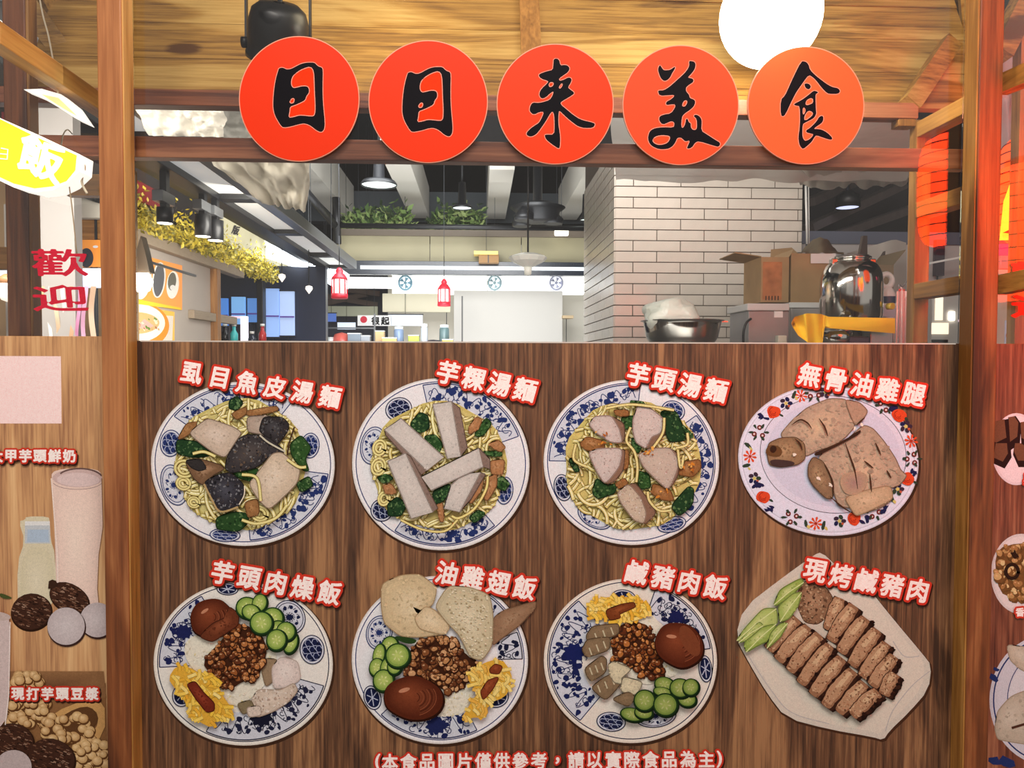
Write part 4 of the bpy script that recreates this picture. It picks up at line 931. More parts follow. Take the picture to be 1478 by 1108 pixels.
# ------------------------------------------------------------------ clear panes above the boards
PG = thin_glass('clear_acrylic', refl=.9)
def pane(name, x0, x1, z0, label):
    t = thing(name, label, 'screen', ((x0+x1)/2, PANE_Y, z0))
    M().box(x0, PANE_Y, z0, x1, PANE_Y+.003, ztop).build('clear_sheet', PG, t); return t
pc = pane('acrylic_screen', BX0+.031, BX1-.031, BT+.001, 'clear acrylic screen above the centre menu board behind the red round signs')
pl_ = pane('acrylic_screen', SX0, LX0+.002, LT+.001, 'clear acrylic screen of the left bay with red welcome characters')
pr = pane('acrylic_screen', RX1-.002, SX1, RT+.001, 'clear acrylic screen of the right bay with cut-off red welcome characters')
P = Print(lambda a, b: at(a, b, PANE_Y), base=5e-4); RD = C(206, 44, 64)
put_glyph(P, '歡', 86, 379, 41, 0, sx=2.05, fill=RD, bold=.7, shear=-.1); put_glyph(P, '迎', 87, 430, 40, 0, sx=2.1, fill=RD, bold=.7, shear=-.1)
P.build('welcome_text', pl_, 'red welcome characters 歡迎 stacked on the clear sheet')
P = Print(lambda a, b: at(a, b, PANE_Y), base=5e-4); RD = C(222, 60, 40)
put_glyph(P, '歡', 1496, 396, 38, 0, sx=2.05, fill=RD, bold=1.2); put_glyph(P, '迎', 1496, 441, 36, 0, sx=2.1, fill=RD, bold=1.2)
P.build('welcome_text', pr, 'red welcome characters cut off by the frame edge')

# ------------------------------------------------------------------ five round signs
def sc(pts, ox, oy, k): return [(ox+p[0]/k, oy+p[1]/k) for p in pts]
ri_o = [(240,175),(255,162),(285,155),(315,165),(345,180),(400,175),(500,120),(560,98),(630,90),(700,92),(730,125),(760,145),(795,155),(808,190),(803,400),(806,560),(815,680),(832,850),(828,930),(812,962),(795,978),(765,978),(720,955),(660,905),(600,875),(540,870),(400,910),(300,925),(265,890),(240,850),(205,790),(180,720),(170,640),(178,480),(200,320)]
ri_h = [[(425,265),(480,215),(560,170),(650,145),(690,200),(698,380),(700,480),(708,600),(708,720),(698,760),(680,775),(640,775),(600,770),(540,765),(500,765),(430,785),(370,795),(385,720),(390,660),(450,640),(520,610),(585,575),(600,520),(635,480),(632,415),(600,390),(540,390),(480,405),(430,415),(405,380),(405,320)], [(385,590),(400,565),(425,548),(443,560),(435,600),(412,612),(388,606)]]
la_o = [(390,35),(450,40),(465,115),(510,108),(550,115),(575,150),(550,195),(490,235),(450,265),(455,290),(500,280),(560,248),(595,265),(590,305),(550,365),(580,390),(620,420),(622,440),(560,480),(500,515),(465,540),(480,570),(530,610),(600,670),(660,712),(720,740),(850,770),(862,790),(840,828),(740,830),(690,818),(650,800),(560,730),(500,675),(460,635),(448,640),(442,720),(445,800),(458,880),(465,950),(460,1050),(445,1065),(390,1030),(330,985),(300,955),(285,915),(300,903),(395,905),(400,800),(395,680),(375,635),(340,680),(310,735),(270,795),(210,880),(170,915),(120,930),(80,910),(80,880),(130,830),(180,795),(220,770),(250,720),(280,645),(230,645),(160,680),(115,640),(115,600),(130,560),(155,537),(200,542),(250,538),(340,510),(370,470),(385,430),(385,410),(340,440),(300,480),(250,495),(225,460),(228,420),(250,380),(325,310),(325,292),(240,265),(215,225),(240,205),(320,178),(380,165),(385,100)]
la_h = [[(335,330),(345,314),(365,308),(388,316),(378,345),(355,358),(340,355)], [(450,365),(475,325),(490,325),(480,355),(460,378)]]
me_a = [(205,105),(225,125),(240,150),(260,165),(320,160),(350,140),(380,122),(375,150),(345,195),(325,240),(290,275),(255,283),(220,255),(195,190),(188,150)]
me_o = [(530,62),(560,62),(590,70),(605,100),(595,150),(560,200),(515,245),(550,250),(575,260),(582,280),(570,300),(530,325),(500,350),(495,380),(505,405),(530,430),(540,470),(570,480),(595,495),(600,520),(585,560),(550,595),(470,650),(450,690),(445,790),(465,800),(485,765),(500,695),(515,700),(530,740),(550,745),(550,790),(570,820),(610,820),(620,780),(615,700),(580,670),(600,650),(640,665),(665,695),(672,730),(665,830),(720,865),(820,930),(880,965),(860,1010),(800,995),(640,945),(600,960),(560,1020),(510,1030),(510,1010),(545,935),(490,950),(465,925),(440,905),(400,910),(385,950),(360,990),(330,1015),(290,1033),(200,1035),(140,1010),(100,980),(75,920),(90,850),(115,820),(160,800),(250,790),(360,795),(370,760),(365,735),(335,725),(300,740),(240,765),(200,720),(205,670),(260,650),(330,640),(375,580),(380,540),(335,540),(282,548),(275,525),(290,505),(330,485),(360,460),(370,435),(300,440),(205,445),(188,395),(200,385),(250,385),(310,350),(400,270),(450,225),(500,175),(535,115)]
me_h = [[(460,540),(470,515),(485,500),(505,500),(508,520),(490,555),(462,562)], [(130,935),(145,910),(180,890),(240,882),(310,890),(320,910),(305,945),(275,970),(210,985),(165,975),(138,955)]]
sh_r = [(390,65),(440,65),(475,100),(490,160),(550,220),(640,290),(690,325),(740,350),(800,360),(825,395),(800,425),(720,425),(680,420),(620,360),(560,280),(520,240),(475,215),(420,290),(370,360),(330,420),(270,540),(235,620),(200,675),(165,660),(165,490),(215,440),(255,350),(300,250)]
sh_d = [(425,310),(470,308),(495,330),(500,350),(480,375),(455,370),(435,350)]
sh_b = [(520,395),(545,388),(580,405),(575,415),(550,430),(552,500),(555,600),(560,640),(545,675),(520,700),(430,745),(410,760),(405,840),(407,900),(430,942),(465,935),(500,912),(530,870),(500,862),(450,850),(445,825),(490,800),(560,730),(590,675),(630,662),(640,700),(625,740),(600,760),(560,785),(530,812),(570,810),(620,818),(680,850),(740,910),(725,935),(640,910),(560,880),(540,900),(510,950),(480,980),(415,1035),(385,1010),(368,970),(360,900),(375,800),(380,680),(375,560),(340,555),(310,545),(320,530),(400,490),(480,430)]
sh_h = [[(445,520),(460,490),(515,470),(522,520),(480,540),(445,545)], [(415,570),(440,600),(420,650),(412,640)], [(430,670),(470,610),(520,630),(510,665),(430,722)]]
chars = {
 'ri1': ([sc(ri_o, 375, 80, 8.867)], [sc(h, 375, 80, 8.867) for h in ri_h]),
 'lai': ([sc(la_o, 750, 80, 7.917)], [sc(h, 750, 80, 7.917) for h in la_h]),
 'mei': ([sc(me_a, 925, 80, 7.64), sc(me_o, 925, 80, 7.64)], [sc(h, 925, 80, 7.64) for h in me_h]),
 'shi': ([sc(sh_r, 1105, 80, 7.642), sc(sh_d, 1105, 80, 7.642), sc(sh_b, 1105, 80, 7.642)], [sc(h, 1105, 80, 7.642) for h in sh_h])}
def mv(p): return [(617.6+(q[0]-432.2)*.975, 146.6+(q[1]-140.2)*1.0) for q in p]
chars['ri2'] = ([mv(p) for p in chars['ri1'][0]], [mv(p) for p in chars['ri1'][1]])
signR = mat('vermilion_vinyl', C(232, 66, 18), .5, spec=.15); rimM = mat('pale_sticker_rim', C(232, 150, 120), .4)
inkM = mat('black_vinyl', C(16, 14, 18), .3)
SY = -.002
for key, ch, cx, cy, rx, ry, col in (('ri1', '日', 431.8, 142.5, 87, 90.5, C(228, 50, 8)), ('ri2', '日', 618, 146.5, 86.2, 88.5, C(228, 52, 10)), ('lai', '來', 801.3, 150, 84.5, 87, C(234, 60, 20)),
                            ('mei', '美', 982.6, 151.5, 84, 86.5, C(238, 76, 38)), ('shi', '食', 1163.3, 152, 84.2, 85, C(246, 96, 50))):  # reds turn paler rightwards: the lit lamp's glow put into the colours
    nth = {'ri1': 'leftmost red round sign, its character 日 beside the black lamp', 'ri2': 'second red round sign from the left, reading 日', 'lai': 'middle red round sign with brush character 來',
           'mei': 'red round sign with brush character 美 under the bright lamp', 'shi': 'rightmost red round sign, coloured paler for lamp glow, with brush character 食'}[key]
    c = at(cx, cy, SY); t = thing('round_sign', nth, 'sign', (c.x, SY, at(cx, cy+ry, SY).z), 'round signs across the top of the stall')
    ring = [at(p[0], p[1], SY) for p in ell(cx, cy, rx, ry, 0, 96)]; ring2 = [at(p[0], p[1], SY-.0006) for p in ell(cx, cy, rx-1.3, ry-1.3, 0, 96)]
    M().prism(ring, (0, .0045, 0)).build('rim', rimM, t)
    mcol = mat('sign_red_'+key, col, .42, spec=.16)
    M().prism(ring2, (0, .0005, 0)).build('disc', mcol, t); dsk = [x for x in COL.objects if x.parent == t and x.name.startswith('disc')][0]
    P = Print(lambda a, b: at(a, b, SY-.0006), base=2e-4, step=2e-5)
    out, holes = chars[key]
    pale = C(236, 150, 130)
    for p in out: P.stroke(smooth(p, 1), 1.9, pale, closed=True)
    for p in out: P.poly(smooth(p, 1), C(15, 13, 18))
    for p in holes: P.poly(smooth(p, 1), col)
    for p in holes: P.stroke(smooth(p, 1), 1.1, pale, closed=True)
    P.build('brush_character', dsk, 'black brush character '+ch)
# ================================================================== the hall behind
dark = mat('dark_ceiling_paint', C(22, 26, 32), .7, var=.2, vscale=2)
struct(M().box(-7, 13, 0, 7, 13.05, 4.7).build('wall_back', mat('far_wall_paint', C(60, 62, 68), .8)))
struct(M().box(-7.05, -3.2, 0, -7, 13.05, 4.7).build('wall_left', mat('side_wall_paint', C(92, 86, 80), .8)))
struct(M().box(7, -3.2, 0, 7.05, 13.05, 4.7).build('wall_right', mat('side_wall_paint', C(92, 86, 80), .8)))
struct(M().box(-7.05, -3.2, 4.7, 7.05, 13.05, 4.75).build('ceiling', dark))
black = mat('black_metal', C(18, 19, 22), .42, spec=.5)
greym = mat('grey_metal', C(112, 114, 116), .35, .6)
cream = mat('cream_fascia', C(152, 144, 114), .6, var=.12, vscale=1.5)
white = mat('white_enamel', C(226, 226, 222), .35)
steel = mat('polished_steel', C(200, 198, 192), .12, 1.0)
steelb = mat('brushed_steel', C(150, 150, 148), .32, .9)
def emis(name, col, s): return mat(name, col, .5, emit=s, ecol=col)
lamp_w = emis('lamp_white', C(255, 246, 228), 9)
rnd = random.Random(5)

# ---- hanging spot lamps by the signs
def spot(name, label, px, py, Y, r, aim, lit):
    c = at(px, py, Y); t = thing(name, label, 'spot lamp', tuple(c))
    d = (Vector(aim)-c).normalized(); q = d.to_track_quat('Z', 'Y')
    m = M(); m.lathe((0, 0, 0), [(.18*r, -1.25*r), (.62*r, -1.2*r), (.86*r, -1.0*r), (.98*r, -.6*r), (r, 0), (r, .35*r), (1.06*r, .36*r), (1.06*r, .5*r), (.95*r, .5*r), (.92*r, .3*r)], 40, cap=False)
    m.v = [q @ v + c for v in m.v]; hd = m.build('lamp_head', black, t)
    m = M(); m.lathe((0, 0, 0), [(.94*r, .36*r), (.6*r, .4*r), (.0001, .42*r)], 32); m.v = [q @ v + c for v in m.v]
    if lit:
        m = M(); m.lathe((0, 0, 0), [(1.08*r, .30*r)]+[(1.14*r*cos(a), .52*r+.30*r*sin(a)) for a in [i*pi/2/8 for i in range(8)]]+[(.0001, .82*r)], 40); m.v = [q @ v + c for v in m.v]  # dome wider than the rim: the lamp's glare put into its shape
    m.build('lens', emis('lamp_glare_lit', C(255, 244, 220), 30) if lit else mat('lamp_lens_dark', C(40, 40, 44), .2), hd)
    for s in (-1, 1):
        x = c.x+s*(r*1.06); _m = M().box(x-.0022, c.y-.006, c.z-.01, x+.0022, c.y+.006, c.z+.85); ya = _m.build('yoke_arm', black, t)
        M().tube([(x-s*.004, c.y, c.z), (x+s*.010, c.y, c.z)], .012, 12).build('yoke_knob', black, ya)
    M().tube(spl([c-d*r*1.2, c-d*r*1.2+Vector((.02, 0, .05)), c+Vector((.07, .02, .16)), c+Vector((.11, .03, .4)), c+Vector((.1, .03, .85))], 6), .0055, 8).build('cable', black, t)
    return t
spot('spot_lamp', 'black spot lamp hanging behind the leftmost red sign', 402, 62, .085, .066, at(402, 62, .085)+Vector((-.15, .5, -.75)), False)
spot('spot_lamp', 'glaring lit spot lamp above the two right-hand red signs', 1112, 22, .11, .098, CAM+Vector((0, 0, -.1)), True)
point('spot_glow', tuple(at(1112, 40, .02)), 6.5, (1, .88, .68), .07)
point('roof_glow', tuple(at(560, -40, .06)), 2.2, (1, .84, .55), .08)

# ---- tiled kitchen wall
WY = 2.4
wx0, wx1 = X(887, 380, WY), X(1157, 380, WY)
tileM = mat('cream_wall_tile', C(206, 196, 184), .22, var=.05, vscale=8, spec=.5)
grout = mat('tile_grout', C(104, 92, 82), .9)
SYB = 3.55
tw = struct(M().box(wx0+.004, WY+.004, 0, wx1, SYB, 3.1).build('wall_kitchen', grout))
dep = WY-CAM.y; th = 15.55*dep/F; tl = 69.3*dep/F; z_top = Z(1000, 254.5, WY)
tmesh = {}
def tile(a0, a1, z0, z1, face):
    g = .0025; key = (round(a1-a0, 4), round(z1-z0, 4), face)
    if key not in tmesh:
        m = M()
        if face == 'f': m.box(g, -.004, g, a1-a0-g, .006, z1-z0-g, .0012)
        else: m.box(-.004, g, g, .006, a1-a0-g, z1-z0-g, .0012)
        me = bpy.data.meshes.new('tile'); me.from_pydata(m.v, [], m.f); me.materials.append(tileM); tmesh[key] = me
    o = bpy.data.objects.new('tile', tmesh[key]); COL.objects.link(o); o.parent = tw
    w0 = wloc(tw); o.location = (Vector((a0, WY, z0)) if face == 'f' else Vector((wx0, a0, z0))) - w0
for r in range(-3, 17):
    z1 = z_top-r*th+.0; z0 = z1-th; off = 0 if r % 2 else -tl*.5
    x = wx0+off+.0*tl-(.03)
    while x < wx1-.01:
        a, b = max(x, wx0), min(x+tl, wx1)
        if b-a > .02: tile(a, b, z0, z1, 'f')
        x += tl
    y = WY+off
    while y < SYB-.01:
        a, b = max(y, WY), min(y+tl, SYB)
        if b-a > .02: tile(a, b, z0, z1, 's')
        y += tl
# dark opening to the right of the tiles, and the pale wall beyond
nx1 = X(1440, 300, 2.42)
struct(M().box(wx1+.001, 3.55, 0, 4.4, 3.6, 3.6).build('wall_recess', mat('dark_recess', C(34, 30, 34), .8)))
struct(M().box(wx1+.012, 2.44, 0, 3.4, 2.47, Z(1250, 336, 2.44)).build('partition_wall', mat('pale_partition', C(176, 170, 168), .5, var=.06, vscale=3)))
struct(M().box(wx1+.012, 2.43, Z(1250, 352, 2.43), 3.4, 2.48, Z(1250, 334, 2.43)).build('trim_1', mat('slate_rail', C(84, 88, 104), .5)))
t = thing('duct', 'dark ducts slanting inside the opening right of the tiled wall', 'duct', tuple(at(1230, 300, 3.0)))
for (a, b, w) in (((1165, 330), (1300, 268), .10), ((1190, 345), (1320, 300), .09), ((1168, 292), (1235, 262), .07)):
    M().beam(at(a[0], a[1], 2.9), at(b[0], b[1], 3.3), w, .05).build('duct_run', mat('dusty_duct', C(84, 76, 74), .6, var=.2), t)
p = at(1223, 300, 2.8); t = thing('pendant_lamp', 'black round pendant lamp inside the dark opening above the cardboard boxes', 'lamp', tuple(p))
M().lathe(p, [(.03, .10), (.07, .07), (.075, 0), (.066, 0)], 24, cap=False).build('lamp_shade', black, t)
M().lathe(p+Vector((0, 0, .004)), [(.064, 0), (.0001, .002)], 20).build('bulb', emis('bluish_bulb', C(190, 196, 230), 1.6), t)
M().tube([p+Vector((0, 0, .09)), p+Vector((0, 0, .5))], .012).build('stem', black, t)
t = thing('light_tube', 'thin white upright tube at the right edge of the tiled wall', 'pipe', tuple(at(1164, 350, 2.3)))
M().tube([at(1163, 268, 2.3), at(1165, 352, 2.3)], .006, 8).build('tube_length', white, t); M().tube([at(1167, 268, 2.31), at(1168, 352, 2.31)], .003, 8).build('cord', white, t)
t = tag(M().box(X(1350, 370, 2.41), 2.40, Z(1356, 398, 2.41), X(1362, 370, 2.41), 2.43, Z(1356, 346, 2.41)).build('door_strip', mat('dark_strip', C(58, 44, 54), .5)), 'short dark upright strip on the pale partition seen between the rungs', 'strip')
M().beam(at(1341, 380, 2.3), at(1398, 369, 2.3), .008, .010).build('cable', white)
o = bpy.data.objects[-1] if False else [x for x in COL.objects if x.name.startswith('cable') and x.parent is None][-1]; tag(o, 'white cable stretched slantwise behind the ladder rungs', 'cable')
t = thing('wall_machine', 'pale wall unit with lit display seen low between the ladder posts', 'appliance', tuple(at(1365, 500, 2.2)))
c0 = at(1344, 500, 2.2); c1 = at(1392, 424, 2.2); M().box(c0.x, 2.2, c0.z-.3, c1.x+.1, 2.38, c1.z, .004).build('cabinet', mat('pale_cabinet', C(198, 194, 190), .35), t)
for (x0, y0, x1, y1, mm) in ((1350, 428, 1361, 462, emis('cabinet_light', C(255, 240, 214), 1.0)), (1345, 466, 1369, 482, emis('cabinet_light', C(255, 240, 214), 1.0)), (1345, 490, 1368, 494, black), (1370, 450, 1378, 462, lamp_w)):
    a = at(x0, y1, 2.195); b = at(x1, y0, 2.195); M().box(a.x, 2.192, a.z, b.x, 2.2, b.z, .001).build('display', mm, t)

# ---- worktop shelf behind the board with the kitchen things
wz = Z(1100, 499, 1.2)
t = thing('shelf_rack', 'tall steel rack behind the menu board carrying bowl, boxes and urn', 'rack', ((X(890, 500, 1.2)+X(1325, 500, 1.2))/2, 1.2, 0))
rx0, rx1 = X(900, 500, 1.0), X(1330, 500, 1.0)
M().box(rx0, .9, wz-.03, rx1, 1.75, wz, .003).build('worktop', steelb, t)
for x_ in (rx0+.03, rx1-.03):
    for y_ in (.93, 1.72): M().box(x_-.018, y_-.018, 0, x_+.018, y_+.018, wz-.03).build('leg', steelb, t)
M().box(rx0, .9, .6, rx1, 1.75, .62).build('lower_shelf', steelb, t)
# bowl and bag
c = at(984, 480, 1.15); br_ = 57*2.75/F
t = thing('mixing_bowl', 'shiny steel bowl with a white plastic bag, in front of the tiled wall', 'bowl', (c.x, 1.15, wz))
bz = Z(984, 464, 1.15)
M().lathe((c.x, 1.15, 0), [(.0001, wz+.001), (br_*.78, wz+.001), (br_*.9, wz+.03), (br_*.97, bz-.01), (br_*.985, bz), (br_*1.06, bz+.001), (br_*1.06, bz+.003), (br_*.97, bz+.002), (br_*.88, wz+.03), (.0001, wz+.006)], 56, cap=False).build('bowl_body', steel, t)
M().box(c.x+br_*1.0, 1.135, bz-.002, c.x+br_*1.16, 1.165, bz+.003, .001).build('handle', steel, t)
def lump(cx, cy, cz, rx, ry, rz, seed, amp=.3, fr=5):
    bm = bmesh.new(); bmesh.ops.create_icosphere(bm, subdivisions=4, radius=1)
    m = M(); vs = []
    for v in bm.verts:
        n_ = noise.noise(v.co*1.3+Vector((seed, 0, 0)))*amp + (1-abs(noise.noise(v.co*fr+Vector((0, seed, 0)))))*amp*.35-.1
        vs.append(Vector((cx+v.co.x*rx*(1+n_), cy+v.co.y*ry*(1+n_), cz+v.co.z*rz*(1+n_))))
    m.add(vs, [[v.index for v in f.verts] for f in bm.faces], True); bm.free(); return m
bagM = mat('white_plastic_film', C(214, 218, 206), .3, bump=.5, bscale=40, spec=.6)
c2 = at(968, 449, 1.13)
m = lump(c2.x, 1.13, c2.z-.012, .102, .08, .062, 3, .35)
m.v = [Vector((v.x, v.y, max(v.z, wz+.02))) + Vector((.25*(v.z-c2.z), 0, 0)) for v in m.v]
tag(m.build('plastic_bag', bagM), 'knotted white plastic bag sitting in the steel bowl', 'bag')
# steel box left
def pbox(name, x0, y0, x1, y1, Y, d, m, parent=None, bev=.003, **k):
    a = at(x0, y1, Y); b = at(x1, y0, Y); return M().box(a.x, Y, a.z, b.x, Y+d, b.z, bev).build(name, m, parent, **k)
greyp = mat('grey_painted_steel', C(142, 140, 138), .4, .2, var=.05)
t = thing('control_box', 'grey steel box with pale lid, white label and black cable, left of the cardboard', 'appliance', tuple(Vector((at(1106, 499, 1.3).x, 1.3, wz))))
a = at(1080, 499, 1.3); b = at(1139, 443, 1.3)
M().box(a.x, 1.3, wz, b.x, 1.52, b.z, .003).build('cabinet', greyp, t)
a2 = at(1078, 448, 1.29); b2 = at(1139, 438, 1.29); M().box(a2.x, 1.285, a2.z, b2.x, 1.53, b2.z, .004).build('lid', mat('pale_lid', C(196, 194, 190), .4), t)
pbox('label', 1117.5, 448, 1130, 458, 1.296, .003, white, t, .0)
M().tube(spl([at(1084, 460, 1.28), at(1077, 466, 1.27), at(1073, 480, 1.27), at(1073, 500, 1.28)], 5), .005, 8).build('cable', black, t)
pbox('socket', 1123, 484, 1136, 499, 1.27, .03, mat('pale_plastic', C(206, 200, 180), .4), t, .004)
t = thing('chest_cabinet', 'long pale steel cabinet under the cardboard boxes', 'appliance', (at(1200, 499, 1.42).x, 1.45, wz))
a = at(1141, 499, 1.42); b = at(1300, 444, 1.42); M().box(a.x, 1.42, wz, b.x, 1.7, b.z, .004).build('cabinet', mat('pale_steel_front', C(176, 172, 168), .35, .3), t)
a2 = at(1139, 444, 1.41); b2 = at(1302, 437, 1.41); M().box(a2.x, 1.41, a2.z, b2.x, 1.72, b2.z, .003).build('lid', white, t)
ctop = b2.z
# cardboard boxes on it
kraft = mat('kraft_cardboard', C(166, 134, 92), .75, var=.1, vscale=12); kraft2 = mat('dull_cardboard', C(130, 112, 86), .8, var=.1, vscale=9)
oprint = mat('orange_box_print', C(176, 112, 66), .7, var=.25, vscale=26)
def carton(label, x0, x1, y0, Y, d, m, flaps, sideprint=None):
    a = at(x0, 437, Y); b = at(x1, y0, Y); cx_ = (a.x+b.x)/2
    t = thing('cardboard_box', label, 'box', (cx_, Y+d/2, ctop+.001))
    th_ = .004; w = b.x-a.x; z0 = ctop+.001
    m_ = M(); m_.box(a.x, Y, z0, b.x, Y+th_, b.z).box(a.x, Y+d-th_, z0, b.x, Y+d, b.z).box(a.x, Y+th_, z0, a.x+th_, Y+d-th_, b.z).box(b.x-th_, Y+th_, z0, b.x, Y+d-th_, b.z).box(a.x+th_, Y+th_, z0, b.x-th_, Y+d-th_, z0+th_)
    m_.build('box_body', m, t)
    for (side, l, up) in flaps:
        if side == 'f': p = [(a.x, Y, b.z), (b.x, Y, b.z), (b.x, Y-l, b.z+up), (a.x, Y-l, b.z+up)]
        elif side == 'b': p = [(a.x, Y+d, b.z), (b.x, Y+d, b.z), (b.x-.02, Y+d+l, b.z+up), (a.x+.03, Y+d+l*.7, b.z+up*.8)]
        elif side == 'l': p = [(a.x, Y, b.z), (a.x, Y+d, b.z), (a.x-l, Y+d, b.z+up), (a.x-l, Y, b.z+up)]
        else: p = [(b.x, Y, b.z), (b.x, Y+d, b.z), (b.x+l, Y+d, b.z+up), (b.x+l, Y, b.z+up)]
        M().prism(p, (0, 0, .004)).build('flap', m, t)
    if sideprint:
        o = M().box(a.x+w*.06, Y-.001, z0+.01, b.x-w*.25, Y, b.z-.02).build('printed_patch', sideprint, t)
        for q in range(5): M().box(a.x+w*(.16+.11*q), Y-.0016, z0+.008, a.x+w*(.2+.11*q), Y-.001, z0+.026).build('printed_mark', mat('dark_ink', C(56, 40, 26), .7), o)
    return t
carton('cardboard box with orange print and drooping flaps beside the tiled wall', 1098, 1139, 371, 1.425, .2, kraft, [('l', .11, .015), ('b', .12, .05), ('r', .02, .03)], oprint)
carton('plain cardboard box between the orange-printed box and the steel urn', 1141, 1196, 366, 1.43, .22, kraft, [('b', .1, .07)])
carton('dull open cardboard box behind the steel urn', 1199, 1290, 382, 1.44, .2, kraft2, [('b', .06, .06), ('r', .05, .06)])
o = M().prism([at(1170, 380, 1.424), at(1205, 380, 1.424), at(1206, 366, 1.424), at(1170, 366, 1.424)], (0, -.003, 0)).build('paper_sheet', white); tag(o, 'white paper strip stuck on the plain cardboard box', 'paper')
# crumpled brown paper on top, and the white sheet behind
m = M().grid(lambda u, v: at(1156+62*u, 368-24*sin(pi*min(u*1.15, 1))*v**.8-2, 1.46+.1*v+.03*sin(9*u)) + Vector((0, 0, .012*noise.noise(Vector((u*7, v*5, 0))))), 20, 8)
tag(m.build('kraft_paper', mat('olive_brown_paper', C(104, 90, 66), .8, var=.15)), 'crumpled brown paper rising out of the cardboard boxes', 'paper')
m = M().grid(lambda u, v: at(1222+86*u, 425-(80-26*abs(u-.8))*v, 1.75+.03*sin(7*u)+.05*v), 12, 8)
o = m.build('paper_sheet', mat('greyish_sheet', C(188, 182, 174), .6, bump=.2, bscale=8)); tag(o, 'large greyish white sheet standing behind the steel urn', 'paper')
m = M().prism([at(1240, 372, 1.62), at(1246, 340, 1.62), at(1252, 340, 1.62), at(1252, 368, 1.62), at(1265, 384, 1.62), at(1278, 362, 1.62), at(1277, 385, 1.62), at(1262, 392, 1.62), at(1246, 390, 1.62)], (0, .02, 0))
tag(m.build('ladle_rest', mat('dark_brown_plastic', C(72, 56, 48), .5)), 'dark brown angular holder sticking up behind the urn', 'holder')
# urn
ux = at(1228, 440, 1.12).x; ur = 43*2.72/F; uz0 = wz; zt = Z(1228, 371, 1.12); zs = Z(1228, 410, 1.12)
t = thing('steel_urn', 'tall polished steel urn with domed shoulders beside the cardboard boxes', 'urn', (ux, 1.12, wz))
prof = [(ur*.98, uz0), (ur*.98, Z(1228, 458, 1.12)), (ur, Z(1228, 457, 1.12)), (ur, zs)] + [(ur*(.60+.40*cos(a)), zs+(zt-.02-zs)*sin(a)) for a in [i*pi/2/9 for i in range(1, 10)]] + [(ur*.60, zt-.012), (ur*.63, zt-.01), (ur*.63, zt-.002), (ur*.56, zt)]
M().lathe((ux, 1.12, 0), prof, 64, cap=True).build('urn_body', steel, t)
M().lathe((ux, 1.12, 0), [(ur*.55, zt-.004), (ur*.55, zt+.004), (ur*.2, zt+.008), (.0001, zt+.008)], 40).build('lid', steelb, t)
for q in (-1, 1): M().box(ux+q*ur*.66-.012, 1.10, zt-.028, ux+q*ur*.66+.012, 1.125, zt-.008, .003).build('latch', steel, t)
M().tube([(ux+ur*.98, 1.06, Z(1, 436, 1.1)), (ux+ur*1.06, 1.04, Z(1, 436, 1.1))], .012, 14).build('tap', mat('yellow_tap_ring', C(206, 186, 60), .4), t)
# warmer below, cloth over it
hx = at(1240, 485, .98).x
t = thing('food_warmer', 'low steel cylinder with dark display under the yellow cloth', 'appliance', (hx, 1.0, wz))
# (a short drum beside the urn, further forward)
hr = .062
dx_ = at(1212, 485, .94).x
M().lathe((dx_, .98, 0), [(hr, wz), (hr, Z(1, 474, .98)), (hr*.9, Z(1, 472, .98)), (.0001, Z(1, 471, .98))], 48).build('drum', steel, t)
pbox('control_panel', 1221, 485, 1256, 500, .925, .06, mat('dark_maroon_panel', C(52, 34, 48), .25), t, .006)
pbox('control_base', 1256, 475, 1290, 500, .935, .06, steelb, t, .004)
yel = mat('yellow_cloth', C(240, 196, 34), .75, bump=.25, bscale=24)
pc_ = [(1142,466),(1147,457),(1165,452),(1185,453),(1196,457),(1292,459)]
pd_ = [(1144,472),(1152,484),(1170,497),(1187,497),(1190,473),(1292,481)]
def clo(u, v):
    U = u*5; i = min(int(U), 4); f_ = U-i
    a_ = [pc_[i][k]*(1-f_)+pc_[i+1][k]*f_ for k in (0, 1)]; b_ = [pd_[i][k]*(1-f_)+pd_[i+1][k]*f_ for k in (0, 1)]
    return at(a_[0]*(1-v)+b_[0]*v, a_[1]*(1-v)+b_[1]*v, .895+.012*sin(11*u+2*v)+.006*sin(31*u)+(.04 if u < .35 else 0)*sin(pi*v))
tag(M().grid(clo, 60, 14).build('yellow_cloth', yel), 'bright yellow cloth draped across the front of the steel urn', 'cloth')
# white ring-handled bottle and box
cb = at(1281, 430, 1.25); t = thing('white_bottle', 'white plastic bottle with ring handle right of the steel urn', 'bottle', (cb.x, 1.25, ctop))
zz = lambda y: Z(1281, y, 1.25); rb_ = 10.5*2.85/F
m = M(); n_ = 26
ring = [at(1279+8.5*cos(a)*1.0, 405+9.5*sin(a), 1.25) for a in [2*pi*i/n_ for i in range(n_)]]
m.tube(ring+[ring[0]], 4.2*2.85/F, 10, cap=False).build('ring_handle', white, t)
M().lathe((cb.x, 1.25, 0), [(.0001, wz), (rb_, wz), (rb_, zz(424)), (rb_*.7, zz(417)), (rb_*.35, zz(413)), (.0001, zz(413))], 28).build('bottle_body', white, t)
M().lathe((cb.x, 1.25, 0), [(rb_*1.01, zz(438)), (rb_*1.01, zz(428))], 28, cap=False).build('label', mat('navy_label', C(48, 62, 92), .4), t)
pbox('small_box', 1270, 441, 1293, 457, 1.22, .002, mat('pale_blue_grey', C(170, 176, 188), .5), t)
